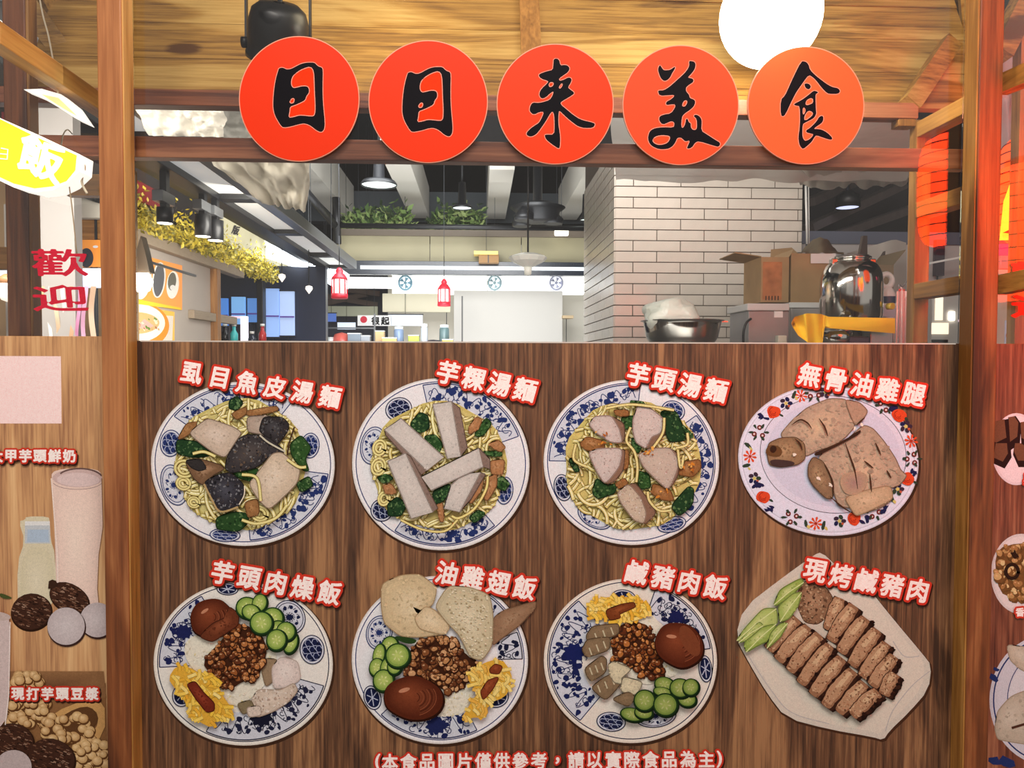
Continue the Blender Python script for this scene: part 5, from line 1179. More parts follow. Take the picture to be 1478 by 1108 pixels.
# bundle of pink tubes
t = thing('tube_bundle', 'upright bag of pink and red tubes tied at the top by the ladder post', 'straws', tuple(at(1301, 505, .5)))
for i, (dx, cc) in enumerate(((-6, C(232, 150, 140)), (-3, C(206, 70, 66)), (0, C(238, 196, 190)), (3.2, C(214, 96, 84)), (6, C(226, 206, 206)))):
    M().tube([at(1300+dx, 520, .5), at(1301.5+dx*.9, 414+abs(dx), .5)], .0035, 8).build('tube', mat('tube_colour_%d' % i, cc, .3), t)
M().tube(spl([at(1296, 418, .49), at(1298, 410, .49), at(1303, 414, .49), at(1309, 406, .49), at(1311, 412, .49)], 5), .0012, 6).build('wire_tie', greym, t)
M().lathe(tuple(at(1301, 520, .5)), [(.016, 0), (.0155, .2)], 20, cap=False).build('clear_sleeve', thin_glass('clear_film', refl=1.0, haze=.18), t)

# ---- plastic films stretched above
filmg = mat('grey_plastic_film', C(232, 230, 224), .35, bump=.6, bscale=9, alpha=.9, spec=.6)
filmw = mat('cream_fabric_film', C(226, 218, 198), .6, bump=.5, bscale=7)
def film(name, label, quad, Y0, Y1, m, amp=.02, nu=40, nv=14, fr=3.0, cat='sheet', rag=0):
    (a, b, c_, d) = quad
    def fn(u, v):
        x = (a[0]*(1-u)+b[0]*u)*(1-v)+(d[0]*(1-u)+c_[0]*u)*v; y = (a[1]*(1-u)+b[1]*u)*(1-v)+(d[1]*(1-u)+c_[1]*u)*v
        if rag: y += rag*noise.noise(Vector((u*9, 3.3, v)))*v
        p = at(x, y, Y0*(1-v)+Y1*v); k = noise.noise(Vector((u*fr*2, v*fr, Y0*7)))+.6*(1-abs(noise.noise(Vector((u*fr*5, v*fr*2, 4)))))
        return p+Vector((0, amp*k, amp*.35*k))
    return tag(M().grid(fn, nu, nv).build(name, m), label, cat)
film('plastic_sheet', 'grey plastic sheet sagging over the top of the tiled wall', ((880, 150), (1330, 165), (1310, 258), (890, 262)), .75, 1.5, filmg, .03, rag=10)
film('plastic_sheet', 'ragged white plastic sheet above the dark opening', ((1150, 225), (1325, 225), (1312, 262), (1158, 272)), .9, 1.9, mat('white_torn_film', C(206, 202, 192), .4, bump=.6, bscale=12), .03, rag=16)
film('plastic_sheet', 'dark grey plastic sheet between roof and long beam at the centre', ((640, 150), (905, 150), (905, 232), (640, 226)), 1.2, 1.5, mat('dark_film', C(60, 62, 66), .35, bump=.5, bscale=8), .03)
film('plastic_sheet', 'crinkled clear-white plastic sheet above the long beam at the left', ((186, 145), (322, 150), (320, 198), (210, 196)), .5, .62, mat('crinkled_film', C(206, 200, 186), .25, bump=.8, bscale=18, spec=.8), .03, fr=5)
film('fabric_sheet', 'cream fabric sheet bunched behind the leftmost round sign', ((270, 212), (448, 212), (440, 302), (372, 292)), .75, 1.25, filmw, .05, fr=5, rag=12)
film('fabric_sheet', 'pale fabric strip above the long beam beside the leftmost sign', ((318, 158), (440, 158), (440, 205), (318, 205)), 1.0, 1.1, mat('greyish_fabric', C(150, 148, 140), .7, bump=.4), .04, fr=4)

# ---- canopy with white panels receding on the left
zc = 2.3; xd, xb = -1.45, -1.21
t = thing('canopy_frame', 'dark metal canopy frame with white panels receding above the left stall', 'canopy', ((xd+xb)/2, 3, zc))
M().box(xd-.07, .3, zc, xd+.03, 5.6, zc+.1, .004).build('side_rail', black, t); M().box(xb-.03, .3, zc, xb+.04, 5.6, zc+.08, .004).build('side_rail', greym, t)
M().box(xd-.17, .3, zc+.03, xd-.10, 5.6, zc+.10, .004).build('side_rail', black, t)
ys = [.3, 1.5, 2.6, 3.7, 4.8, 5.6]
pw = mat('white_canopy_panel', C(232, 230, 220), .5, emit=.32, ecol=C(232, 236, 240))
for i, y_ in enumerate(ys):
    M().box(xd+.03, y_-.05, zc+.005, xb-.03, y_+.05, zc+.06).build('crossbar', black, t)
    if i < 5: M().box(xd+.03, y_+.05, zc+.035, xb-.03, ys[i+1]-.05, zc+.045).build('panel', pw, t)
def tspot(px, py, py1, Yd, lb_):
    p = at(px, py, Yd); p1 = at(px, py1, Yd); h = p.z-p1.z; r = 11*(Yd-CAM.y)/F
    t = thing('track_spot', lb_, 'spot lamp', tuple(p1))
    M().tube([p1, p], r, 20).build('lamp_head', black, t); M().lathe(p1-Vector((0, 0, .001)), [(r*.9, 0), (.0001, -.004)], 18).build('lens', lamp_w, t)
    M().box(p.x-.015, Yd-.02, p.z, p.x+.015, Yd+.02, zc+.03).build('stem', black, t); M().box(p.x-.03, Yd-.07, p.z+.02, p.x+.02, Yd+.07, p.z+.07, .003).build('track_adapter', greym, t)
tspot(238, 300, 322, 1.95, 'black track spot lamp nearest to the left post, above the yellow leaves')
tspot(293, 310, 341, 2.42, 'black track spot lamp, left of the close pair over the yellow leaves'); tspot(311, 318, 347, 2.55, 'black track spot lamp, right of the close pair over the yellow leaves')

# ---- left stall: wall, header, leaves, fascia, posters (plane X = -1.9)
LXW = -1.9
def px2Y(px): return CAM.y + LXW*F/(px-690)
def zat(px, py): return atX(px, py, LXW).z
Ya, Yb = 1.6, px2Y(322)
lw = struct(M().box(LXW-.08, Ya, 0, LXW, Yb, 2.07).build('wall_left_stall', mat('grey_beige_panel', C(186, 176, 166), .6, var=.05, vscale=5)))
t = thing('header_beam', 'grey wooden header beam over the orange menu poster', 'beam', (LXW, (Ya+Yb)/2, 2.05))
M().box(LXW-.02, Ya, 2.07, LXW+.05, Yb+.45, 2.14, .004).build('beam_length', mat('grey_timber', C(158, 142, 122), .6, var=.1, stretch=(8, 1, 8)), t)
M().box(LXW+.0, Yb-.16, 0, LXW+.05, Yb-.09, 2.07, .003).build('timber_post', wood('tan_post', C(110, 70, 34), C(158, 112, 66), C(196, 152, 100), 'Z'), t)
M().box(LXW+.0, px2Y(280), zat(290, 462), LXW+.04, Yb+.3, zat(290, 450), .003).build('shelf_edge', mat('grey_timber', C(158, 142, 122), .6), t)
def leaves(name, label, n, fn, size, cols, kind='stuff', cat='foliage'):
    ms = [M() for _ in cols]; r_ = random.Random(n)
    t = thing(name, label, cat, tuple(fn(r_)))
    for i in range(n): ms[i % len(cols)].leaf(fn(r_), size*r_.uniform(.6, 1.3), r_)
    for m_, c_ in zip(ms, cols):
        o = m_.build('leaves', mat('leaf_%d_%d_%d' % tuple(int(v*255) for v in c_[:3]), c_, .5), t, fixn=False); o['kind'] = 'stuff'
    return t
leaves('leaf_garland', 'yellow-green garland of leaves along the top of the left stall', 5200,
       lambda r: Vector((LXW+r.uniform(-.05, .11), r.uniform(1.7, 5.2), 2.13+abs(r.gauss(0, .09)))), .035, [C(196, 172, 40), C(168, 150, 30), C(214, 194, 70), C(120, 112, 30)])
struct(M().box(LXW-.1, px2Y(312), 2.3, LXW-.02, px2Y(470), 2.86).build('fascia_left', cream))
struct(M().box(LXW-.1, 1.2, 2.3, LXW-.02, px2Y(312), 2.86).build('fascia_left_near', mat('dark_fascia', C(40, 34, 34), .6)))
tag(M().box(LXW-.02, 1.5, zat(200, 290), LXW+.01, px2Y(242), zat(200, 262)).build('red_banner', mat('maroon_banner', C(112, 26, 32), .5)), 'dark red banner strip left of the track spot lamps', 'banner')
mapL = lambda u, v: Vector((LXW+.0, 0, 0)) + Vector((0, atX(u, v, LXW).y, atX(u, v, LXW).z))
P = Print(lambda a, b: atX(a, b, LXW-.02), nrm=Vector((1, 0, 0)), base=2e-3)
put_glyph(P, '版', 340, 332, 13, .3, sx=.8, fill=C(40, 36, 34), bold=.6)
t = thing('shop_lettering', 'dark lettering on the cream fascia above the yellow leaves', 'lettering', tuple(atX(340, 332, LXW-.02))); P.build('letters', t)
# orange poster and the lower poster
def wp(name, label, x0, x1, ys_, col, parent=None):
    ps = [atX(x, y, LXW) for x, y in ys_]
    t = thing(name, label, 'poster', tuple(ps[0])); M().prism([p+Vector((.002, 0, 0)) for p in ps], (.006, 0, 0)).build('poster_board', col, t); return [x for x in COL.objects if x.parent == t][0]
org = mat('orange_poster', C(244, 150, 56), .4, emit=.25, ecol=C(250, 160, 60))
t = wp('menu_poster', 'orange menu poster with round dishes on the left stall wall', 0, 0, [(186, 364), (261, 383), (261, 447), (186, 437)], org)
P = Print(lambda a, b: atX(a, b, LXW+.008), nrm=Vector((1, 0, 0)), base=1e-3, step=3e-5)
P.poly(ell(205, 402, 13, 30, .1, 30), C(236, 234, 228)); P.poly(ell(229, 404, 8, 24, .1, 24), C(96, 96, 100)); P.stroke(ell(229, 404, 8.6, 25, .1, 24), 2, C(224, 222, 218), closed=True)
P.poly(ell(249, 411, 9, 20, .08, 24), C(238, 236, 228)); P.poly(ell(248, 406, 6, 13, .1, 20), C(108, 106, 96)); P.poly(ell(249, 415, 4, 4, 0, 14), C(232, 230, 226))
P.poly([(186, 424), (200, 432), (230, 438), (261, 444), (261, 447), (186, 437)], C(250, 206, 60))
P.build('poster_print', t)
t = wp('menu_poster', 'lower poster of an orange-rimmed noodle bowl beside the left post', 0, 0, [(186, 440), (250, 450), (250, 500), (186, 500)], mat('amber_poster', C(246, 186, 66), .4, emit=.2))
P = Print(lambda a, b: atX(a, b, LXW+.008), nrm=Vector((1, 0, 0)), base=1e-3, step=3e-5)
P.poly([(186, 452), (250, 456), (248, 500), (186, 500)], C(226, 216, 204)); P.poly(ell(200, 470, 44, 34, 0, 40), C(236, 146, 48)); P.poly(ell(196, 466, 42, 28, 0, 40), C(240, 232, 218)); P.poly(ell(194, 466, 36, 16, 0, 30), C(206, 176, 120))
P.poly([(196, 472), (208, 460), (222, 470), (212, 476)], C(226, 168, 160)); 
for i in range(24): P.poly(blob(170+rnd.uniform(18, 60), 468+rnd.uniform(-8, 10), rnd.uniform(1.5, 3), 6, .4, .6, 1, rnd), rnd.choice([C(96, 130, 60), C(200, 160, 110), C(170, 110, 80), C(240, 226, 190)]))
P.build('poster_print', t)
# hanging lamp shade in front of the poster
p = at(206, 395, 1.35); t = thing('wall_lamp', 'narrow pointed grey lamp shade with glaring bulb in front of the orange poster', 'lamp', tuple(p))
p_ = lambda x, y: at(x, y, 1.35)
sh = [p_(203, 340), p_(197, 360), p_(199, 394), p_(216, 393), p_(209, 362)]
M().prism(sh, (0, .05, 0)).build('lamp_shade', mat('grey_bronze_shade', C(120, 108, 92), .3, .6), t)
M().lathe(tuple(p_(204, 406)), [(.0001, -.045), (.03, -.035), (.042, 0), (.03, .03), (.0001, .034)], 24).build('bulb', lamp_w, t)
M().box(p.x-.01, 1.36, p.z+.05, p.x+.0, 1.9, p.z+.06).build('arm', greym, t)

# ---- dark shop front further left-back with blue screens
struct(M().box(X(296, 430, 5.2), 5.4, 0, X(470, 430, 5.4), 5.5, 2.3).build('shopfront_back', mat('dark_blue_glass', C(20, 30, 52), .3)))
for i, (x0, y0, x1, y1, c_) in enumerate(((312, 430, 328, 470, C(70, 120, 190)), (334, 428, 353, 468, C(110, 160, 210)), (357, 430, 370, 465, C(76, 120, 180)), (381, 416, 402, 486, C(130, 160, 210)), (404, 420, 424, 484, C(150, 170, 205)))):
    t = thing('lit_screen', 'blue lit panel in the dark shopfront, ' + ['first beside the white pillar', 'the brightest of the middle pair', 'narrow one left of the dark post', 'tall one right of the dark post', 'tall pale one with hanging scrolls'][i], 'screen', tuple(at(x0, y1, 5.3)))
    pbox('screen_glass', x0, y0, x1, y1, 5.33, .04, emis('screen_glow_%d' % i, c_, .9), t); pbox('screen_frame', x0-1, y0-1.5, x1+1, y0, 5.32, .05, black, t, 0)
    pbox('screen_frame', x0-1, y1, x1+1, y1+1.5, 5.32, .05, black, t, 0); pbox('shelf_line', x0, (y0+y1)/2+4, x1, (y0+y1)/2+6, 5.31, .02, emis('shelf_strip', C(80, 60, 130), .6), t, 0)
def gbox(name, label, cat, x0, y0, x1, y1, Y, d, m, bev=.004):
    return tag(pbox(name, x0, y0, x1, y1, Y, d, m, None, bev), label, cat)
gbox('pillar', 'white square pillar at the end of the left stall wall', 'pillar', 305, 392, 313, 500, 3.9, .08, white)
gbox('pillar', 'dark post between the blue lit panels', 'pillar', 371, 400, 379, 500, 5.0, .1, black)
gbox('barrier_post', 'short white glowing post in front of the blue panels', 'post', 347, 456, 356, 500, 4.6, .05, emis('white_glow_post', C(235, 230, 240), .8))
gbox('barrier_rail', 'pale pink rail running to the short white post', 'rail', 312, 456, 347, 459, 4.6, .03, emis('pink_glow_rail', C(236, 200, 220), .8))
for i, (x, c_, l_) in enumerate(((325, C(20, 20, 26), 'dark bottle'), (338, C(70, 190, 190), 'teal bottle'), (364, C(40, 44, 60), 'dark jar with white lid'), (379, C(180, 50, 50), 'red narrow bottle'))):
    p = at(x, 498, 4.4); t = thing('bottle', l_ + ' on the ledge under the blue panels', 'bottle', tuple(p)); h = .15 if i != 2 else .09
    M().lathe(p, [(.03, 0), (.03, h*.6), (.014, h*.8), (.014, h)], 16).build('bottle_body', mat('bottle_%d' % i, c_, .2), t); M().lathe(p, [(.018, h), (.018, h+.02)], 12).build('cap', white, t)
# glare lamps of the left row
for i, (x, y, w_, h_, Y_) in enumerate(((418, 372, 50, 12, 5.0), (448, 388, 46, 16, 5.6), (478, 400, 34, 16, 6.2))):
    t = thing('strip_lamp', ['longest white glaring strip lamp under the canopy end', 'broad glaring white lamp over the small stalls', 'white glaring lamp beside the large red lantern'][i], 'lamp', tuple(at(x, y, Y_)))
    a = at(x-w_/2, y-h_*.7, Y_); b = at(x+w_/2, y+h_*.7, Y_+.5)
    M().beam(a, b, .13, .10).build('diffuser', emis('strip_glare', C(240, 248, 255), 5), t); M().beam(a+Vector((0, 0, .09)), b+Vector((0, 0, .09)), .16, .05).build('housing', white, t)
for i, (x, y, r) in enumerate(((407, 400, 5), (446, 417, 5))):
    p = at(x, y, 4.6); t = thing('pendant_lamp', ['small white funnel lamp below the long glaring strip', 'small white funnel lamp left of the large red lantern'][i], 'lamp', tuple(p)); r2 = r*6.2/F
    M().lathe(p, [(.0001, -r2*1.4), (r2, 0), (r2*.9, .02), (.0001, .03)], 18).build('lamp_shade', emis('funnel_glow', C(250, 240, 225), 1.6), t); M().tube([p, p+Vector((0, 0, .5))], .004, 6).build('cord', black, t)

# ---- middle distance: beams, fascia, bright stall
BY = 7.4
dk = mat('dark_rail_gloss', C(28, 36, 48), .25)
sf0, sf1 = X(484, 360, BY), X(980, 360, BY)
ft = thing('stall_fascia', 'wide olive-cream fascia boards above the brightly lit far stall', 'fascia', ((sf0+sf1)/2, BY, 2.6))
for (x0, x1) in ((484, 620), (621, 752), (753, 900)): pbox('fascia_board', x0, 338, x1, 379, BY, .06, cream, ft, .004)
pbox('top_rail', 484, 334, 900, 339, BY-.03, .1, mat('rail_brown', C(110, 98, 84), .6), ft, .003)
pbox('bottom_rail', 476, 379, 900, 395, BY-.06, .12, dk, ft, .004); pbox('glint_line', 520, 386, 900, 388, BY-.075, .015, emis('rail_glint', C(220, 226, 230), .8), ft, 0)  # glowing strip put in as the glint on the glossy rail
t = thing('pipe_frame', 'black pipe rail with upright crossing in front of the hanging leaves', 'pipe', tuple(at(485, 345, BY-.4)))
M().tube([at(478, 325, BY-.4), at(860, 330, BY-.4)], .03, 10).build('pipe', black, t); M().tube([at(485, 285, BY-.4), at(487, 352, BY-.4)], .045, 10).build('pipe', black, t); M().tube([at(440, 275, BY-1.8), at(484, 325, BY-.4)], .04, 8).build('pipe', black, t)
leaves('hanging_plants', 'green leafy plants on top of the far fascia, left clump', 1500, lambda r: at(500+92*r.random(), 336-abs(r.gauss(0, 14)), BY+.16+r.uniform(0, .2)), .11, [C(70, 96, 48), C(116, 140, 78), C(44, 62, 34), C(150, 166, 104)])
leaves('hanging_plants', 'green leafy plants on top of the far fascia, clump behind the pale baffle', 1200, lambda r: at(622+74*r.random(), 336-abs(r.gauss(0, 14)), BY+.16+r.uniform(0, .2)), .11, [C(70, 96, 48), C(116, 140, 78), C(44, 62, 34), C(150, 166, 104)])
# pale baffles under the dark ceiling
baf = mat('pale_baffle', C(222, 216, 204), .6, emit=.05, ecol=C(230, 226, 214))
bafn = ['leftmost pale ceiling baffle running back beside the cream fabric', 'pale ceiling baffle between the two round downlights', 'pale ceiling baffle right of the leaves, under the middle sign', 'rightmost pale ceiling baffle beside the tiled wall']
for i, x_ in enumerate((-1.95, -.86, .25, 1.3)):
    y0_ = (5.6, 5.3, 5.6, 5.0)[i]
    m = M().prism([(x_-.13, y0_, 3.95), (x_-.13, y0_+.9, 3.5), (x_-.13, 9.3, 3.5), (x_-.13, 9.3, 3.95)], (.27, 0, 0))
    t = thing('ceiling_baffle', bafn[i], 'ceiling baffle', (x_, 7.5, 3.5), 'pale baffles under the dark ceiling'); m.build('baffle_panel', baf, t)
    for yy in (y0_+1.2, 9.0): M().tube([(x_, yy, 3.95), (x_, yy, 4.7)], .01, 6).build('hanger_wire', black, t)
struct(M().box(-3.2, 9.6, 3.5, 4.2, 9.9, 3.95).build('duct_beam', mat('grey_duct', C(74, 82, 88), .6)))
for i, (px, py, rr) in enumerate(((547, 268, 25), (667, 301, 14), (846, 318, 9))):
    Yl = (4.8, 7.0, 7.0)[i]; p = at(px, py, Yl); r2 = rr*(Yl-CAM.y)/F
    t = thing('downlight', ['largest round white downlight, left of the dark ceiling', 'round downlight above the leaf clump', 'small round downlight at the edge of the tiled wall'][i], 'lamp', tuple(p), 'round downlights')
    M().lathe(p, [(r2, 0), (r2*1.03, .015), (r2*.9, .04), (.05, .06), (.04, .3), (.0001, .3)], 32, cap=False).build('lamp_shade', black, t); M().lathe(p+Vector((0, 0, .012)), [(r2*.97, 0), (.0001, .003)], 28).build('diffuser', emis('downlight_white', C(232, 244, 238), 1.2), t)
    M().tube([p+Vector((0, 0, .28)), Vector((p.x, p.y, 4.7))], .012, 6).build('stem', black, t)
p = at(776, 300, 6.4); t = thing('ceiling_unit', 'black round ceiling unit under the dark ceiling right of centre', 'ceiling unit', tuple(p))
M().lathe(p, [(.10, -.16), (.22, -.14), (.24, -.04), (.30, 0), (.16, .05), (.05, .06), (.05, 1.2)], 30).build('housing', black, t)
for k in range(3):
    a = k*2.1; M().lathe(p+Vector((.22*cos(a)-.05, .2*sin(a), -.1)), [(.10, -.07), (.11, -.02), (.05, .04), (.03, .08)], 16).build('lamp_head', black, t)
gbox('flood_lamp', 'small glaring flood lamp on the fascia by the tiled wall', 'lamp', 801, 330, 821, 339, BY-.3, .08, emis('flood_glare', C(255, 250, 225), 6), .02)
t = thing('wall_box', 'small wooden box with yellow top standing on the dark rail', 'box', tuple(at(706, 378, BY-.2)))
pbox('box_body', 691, 367, 720, 379, BY-.2, .12, mat('brown_box', C(150, 112, 66), .6), t); pbox('lid', 684, 362, 719, 367, BY-.24, .18, mat('yellow_lid', C(232, 200, 112), .5), t); pbox('divider', 704, 367, 705.5, 379, BY-.205, .01, black, t, 0)
p = at(762, 378, 3.2); t = thing('glass_pendant', 'white glass dish pendant hanging before the far fascia', 'lamp', tuple(p))
k = 4.8/F; m = M().lathe(p, [(.0001, -8*k), (8*k, -7*k), (24*k, 1*k), (28*k, 6*k), (26*k, 8*k), (14*k, 12*k), (.0001, 14*k)], 12, smooth=False); m.build('glass_dish', mat('milk_glass', C(226, 226, 216), .15, emit=.25), t)
M().lathe(p, [(.0001, -20*k), (5*k, -18*k), (6*k, -8*k), (.0001, -7*k)], 12).build('finial', mat('milk_glass', C(226, 226, 216), .15), t); M().tube([p+Vector((0, 0, 13*k)), p+Vector((0, 0, .9))], .006, 6).build('stem', black, t)
# bright stall band
SYd = 8.0
struct(M().box(X(560, 450, SYd+.5), SYd+.5, 0, X(980, 450, SYd+.5), SYd+.6, 3.0).build('far_stall_wall', mat('far_stall_cream', C(216, 210, 196), .6)))
t = thing('light_band', 'glaring white light band along the far stall under the dark rail', 'lamp', tuple(at(700, 425, SYd)))
for (x0, x1) in ((566, 703), (704, 842), (843, 940)): pbox('light_panel', x0, 397, x1, 424, SYd, .1, emis('band_glare', C(248, 250, 248), 1.5), t, 0)
pbox('light_panel', 500, 400, 565, 415, SYd, .1, emis('band_glare', C(248, 250, 248), 1.5), t, 0)
for i, (x, c_) in enumerate(((585, C(150, 200, 222)), (714, C(176, 206, 214)), (803, C(196, 200, 226)))):
    p = at(x, 408, SYd-.12); t = thing('round_fan', 'pale round fan before the light band, ' + ['left of the small red lantern', 'above the grey panel', 'nearest to the tiled wall'][i], 'fan', tuple(p), 'round fans before the light band')
    fm = mat('fan_tint_%d' % i, c_, .5); r2 = 9*9.5/F; ringp = [p+Vector((r2*cos(a), 0, r2*1.1*sin(a))) for a in [j*2*pi/20 for j in range(21)]]
    M().tube(ringp, .012, 6, cap=False).build('guard', fm, t); M().lathe(p, [(.02, -.02), (.02, .03)], 12, axis='Y').build('hub', fm, t)
    for j in range(5):
        a = j*2*pi/5; M().prism([p+Vector((.015*cos(a), 0, .015*sin(a))), p+Vector((r2*.9*cos(a-.35), .01, r2*.9*sin(a-.35))), p+Vector((r2*.9*cos(a+.35), -.01, r2*.9*sin(a+.35)))], (0, .006, 0)).build('blade', fm, t)
gbox('signboard', 'large plain grey-white panel under the light band left of the tiled wall', 'panel', 655, 420, 812, 500, SYd-.1, .06, mat('grey_white_panel', C(208, 204, 196), .6))
gbox('signboard', 'cream panel between the two red lanterns', 'panel', 552, 424, 650, 450, SYd-.05, .05, mat('cream_panel', C(226, 218, 190), .6))
gbox('pole', 'thin dark upright pole left of the grey-white panel', 'pole', 666, 427, 668.2, 500, SYd-.6, .03, mat('grey_pole', C(90, 88, 86), .5))
gbox('shelf_unit', 'small pale shelf at the foot of the tiled corner', 'shelf', 812, 455, 828, 459, SYd-.2, .2, mat('tan_shelf', C(206, 180, 140), .6))
# red lanterns
redl = mat('red_lacquer', C(186, 30, 48), .4, emit=.25, ecol=C(220, 40, 60)); glowp = emis('lantern_paper_glow', C(255, 226, 220), 1.1)
def lantern(label, px, y0, y1, w_, Y_):
    p = at(px, y1, Y_); k = (Y_-CAM.y)/F; h = (y1-y0)*k; r2 = w_*k/2
    t = thing('red_lantern', label, 'lantern', tuple(p), 'red lanterns at the far stalls'); q = Vector((px*0, 0, 0))
    M().lathe(p, [(r2*.9, 0), (r2, h*.02), (r2*.98, h*.16)], 16).build('bottom_rim', redl, t)
    M().lathe(p, [(r2*.82, h*.16), (r2*.8, h*.62)], 16, cap=False).build('paper_wall', glowp, t)
    for j in range(8):
        a = j*pi/4+.2; M().tube([p+Vector((r2*.9*cos(a), r2*.9*sin(a), h*.15)), p+Vector((r2*.88*cos(a), r2*.88*sin(a), h*.64))], r2*.08, 6).build('frame_bar', redl, t)
    M().lathe(p, [(r2*.98, h*.62), (r2*.9, h*.68), (r2*.55, h*.8), (r2*.4, h*.82), (r2*.45, h*.9), (r2*.2, h), (.0001, h)], 16).build('lantern_cap', redl, t)
    M().tube([p+Vector((0, 0, h)), p+Vector((0, 0, h+.25))], .004, 6).build('cord', black, t)
lantern('larger dark-topped red lantern beside the white glaring lamps', 490, 387, 431, 24, 4.3)
lantern('smaller red lantern hanging before the light band', 641, 403, 442, 19, 6.6)
# low clutter of the far stalls between the lanterns
struct(M().box(X(440, 450, 9.2), 9.2, 0, X(562, 450, 9.2), 9.3, 2.9).build('far_stall_back', mat('dim_shop_back', C(60, 62, 76), .7)))
gbox('stall_header', 'pale green header board over the dark far shop', 'board', 452, 442, 545, 456, 8.6, .05, mat('pale_green_header', C(170, 172, 148), .6))
t = thing('shop_rafters', 'dark slanting rafters above the pale green header', 'rafters', tuple(at(500, 440, 8.8)))
for (a, b) in (((455, 425), (545, 440)), ((470, 438), (530, 424)), ((500, 418), (548, 424))): M().beam(at(a[0], a[1], 8.8), at(b[0], b[1], 8.9), .06, .07).build('rafter', mat('brown_rafter', C(84, 68, 60), .7), t)
t = thing('shop_sign', 'small white hanging sign with red dot and black characters', 'sign', tuple(at(545, 470, 7.8)))
pbox('sign_board', 516, 455, 564, 470, 7.8, .03, mat('sign_white', C(226, 224, 222), .5, emit=.2), t)
P = Print(lambda a, b: at(a, b, 7.8), base=2e-3, step=1e-4); P.poly(ell(525, 461, 5, 5, 0, 16), C(206, 60, 76)); put_glyph(P, '很', 542, 463, 12, 0, fill=C(30, 30, 32), bold=.5); put_glyph(P, '起', 556, 463, 12, 0, fill=C(30, 30, 32), bold=.5); P.build('sign_print', t)
sz = Z(500, 497, 7.0)
t = thing('display_shelf', 'long grey display shelf across the far shops behind the menu board', 'shelf', (0, 7.0, sz-.3)); M().box(X(425, 500, 7.0), 6.95, sz-.05, X(655, 500, 7.0), 7.25, sz, .003).build('shelf_board', greym, t)
for x_ in (430, 540, 650): M().box(X(x_, 500, 7.0)-.02, 7.0, 0, X(x_, 500, 7.0)+.02, 7.2, sz-.05).build('leg', greym, t)
M().box(X(470, 500, 7.1), 7.15, Z(500, 474, 7.1), X(540, 500, 7.1), 7.18, Z(500, 472, 7.1)).build('rail', greym, t); M().box(X(539, 500, 7.1), 7.14, sz, X(541, 500, 7.1), 7.18, Z(500, 452, 7.1)).build('upright', greym, t)
items = [(436, 'white dome lamp', 14, 'glow', C(236, 240, 236)), (448, 'glass jar', 16, 'jar', C(120, 140, 140)), (456, 'tall clear jar with bright top', 34, 'jar', C(170, 190, 200)), (466, 'small teal jar', 16, 'jar', C(110, 150, 150)), (476, 'low white cup', 8, 'bowl', C(226, 226, 224)),
         (492, 'orange-red cap-shaped lid', 15, 'cap', C(222, 104, 92)), (511, 'grey-blue tin', 12, 'box', C(130, 140, 150)), (526, 'pale steel tray', 9, 'box', C(170, 174, 180)), (548, 'peach carton', 16, 'box', C(230, 190, 140)), (562, 'low yellow tray', 6, 'box', C(232, 196, 120)),
         (575, 'blue-grey steamer', 24, 'jar', C(130, 150, 180)), (597, 'lime green cup', 10, 'box', C(190, 214, 80)), (612, 'white steaming pot', 28, 'jar', C(200, 206, 214)), (625, 'dark round lid', 5, 'cap', C(70, 66, 76)), (641, 'green glass canister', 27, 'jar', C(110, 136, 138)), (646, 'flat yellow box', 4, 'box', C(240, 196, 90))]
seen_ = set()
for i, (px, l_, hh, kd, c_) in enumerate(items):
    Yi = 7.02+.05*(i % 3); p = Vector((at(px, 500, Yi).x, Yi+.05, sz)); k = (Yi-CAM.y)/F; h = (hh+3)*k; r2 = (5+(i*3) % 4)*k
    t = thing('shelf_item', l_ + ' on the far display shelf', 'container', tuple(p), 'containers on the far display shelf'); mm = mat('far_item_%d' % i, c_, .25)
    if kd == 'box': M().box(p.x-r2*1.3, p.y-.05, p.z, p.x+r2*1.3, p.y+.05, p.z+h, .006).build('tin_body', mm, t); M().box(p.x-r2*1.35, p.y-.055, p.z+h, p.x+r2*1.35, p.y+.055, p.z+h+.012, .003).build('lid', white, t)
    elif kd == 'cap': M().lathe(p, [(r2*2.0, 0), (r2*1.7, h*.4), (r2*1.2, h*.85), (.0001, h)], 20).build('lid_dome', mm, t); M().lathe(p, [(r2*2.2, 0), (r2*2.2, .01)], 20).build('lid_rim', mm, t)
    elif kd == 'glow': M().lathe(p, [(r2*1.2, 0), (r2*1.1, h*.6), (.0001, h)], 18).build('glass_dome', emis('dome_glow', C(236, 246, 240), 1.4), t); M().lathe(p, [(r2*1.3, 0), (r2*1.3, .02)], 18).build('foot', white, t)
    else: M().lathe(p, [(r2, 0), (r2*1.05, h*.1), (r2, h*.78), (r2*.75, h*.85)], 18).build('jar_body', mm, t); M().lathe(p, [(r2*.85, h*.85), (r2*.85, h*.97), (.0001, h)], 18).build('lid', emis('lid_shine', C(230, 236, 240), .7) if hh > 20 else white, t)

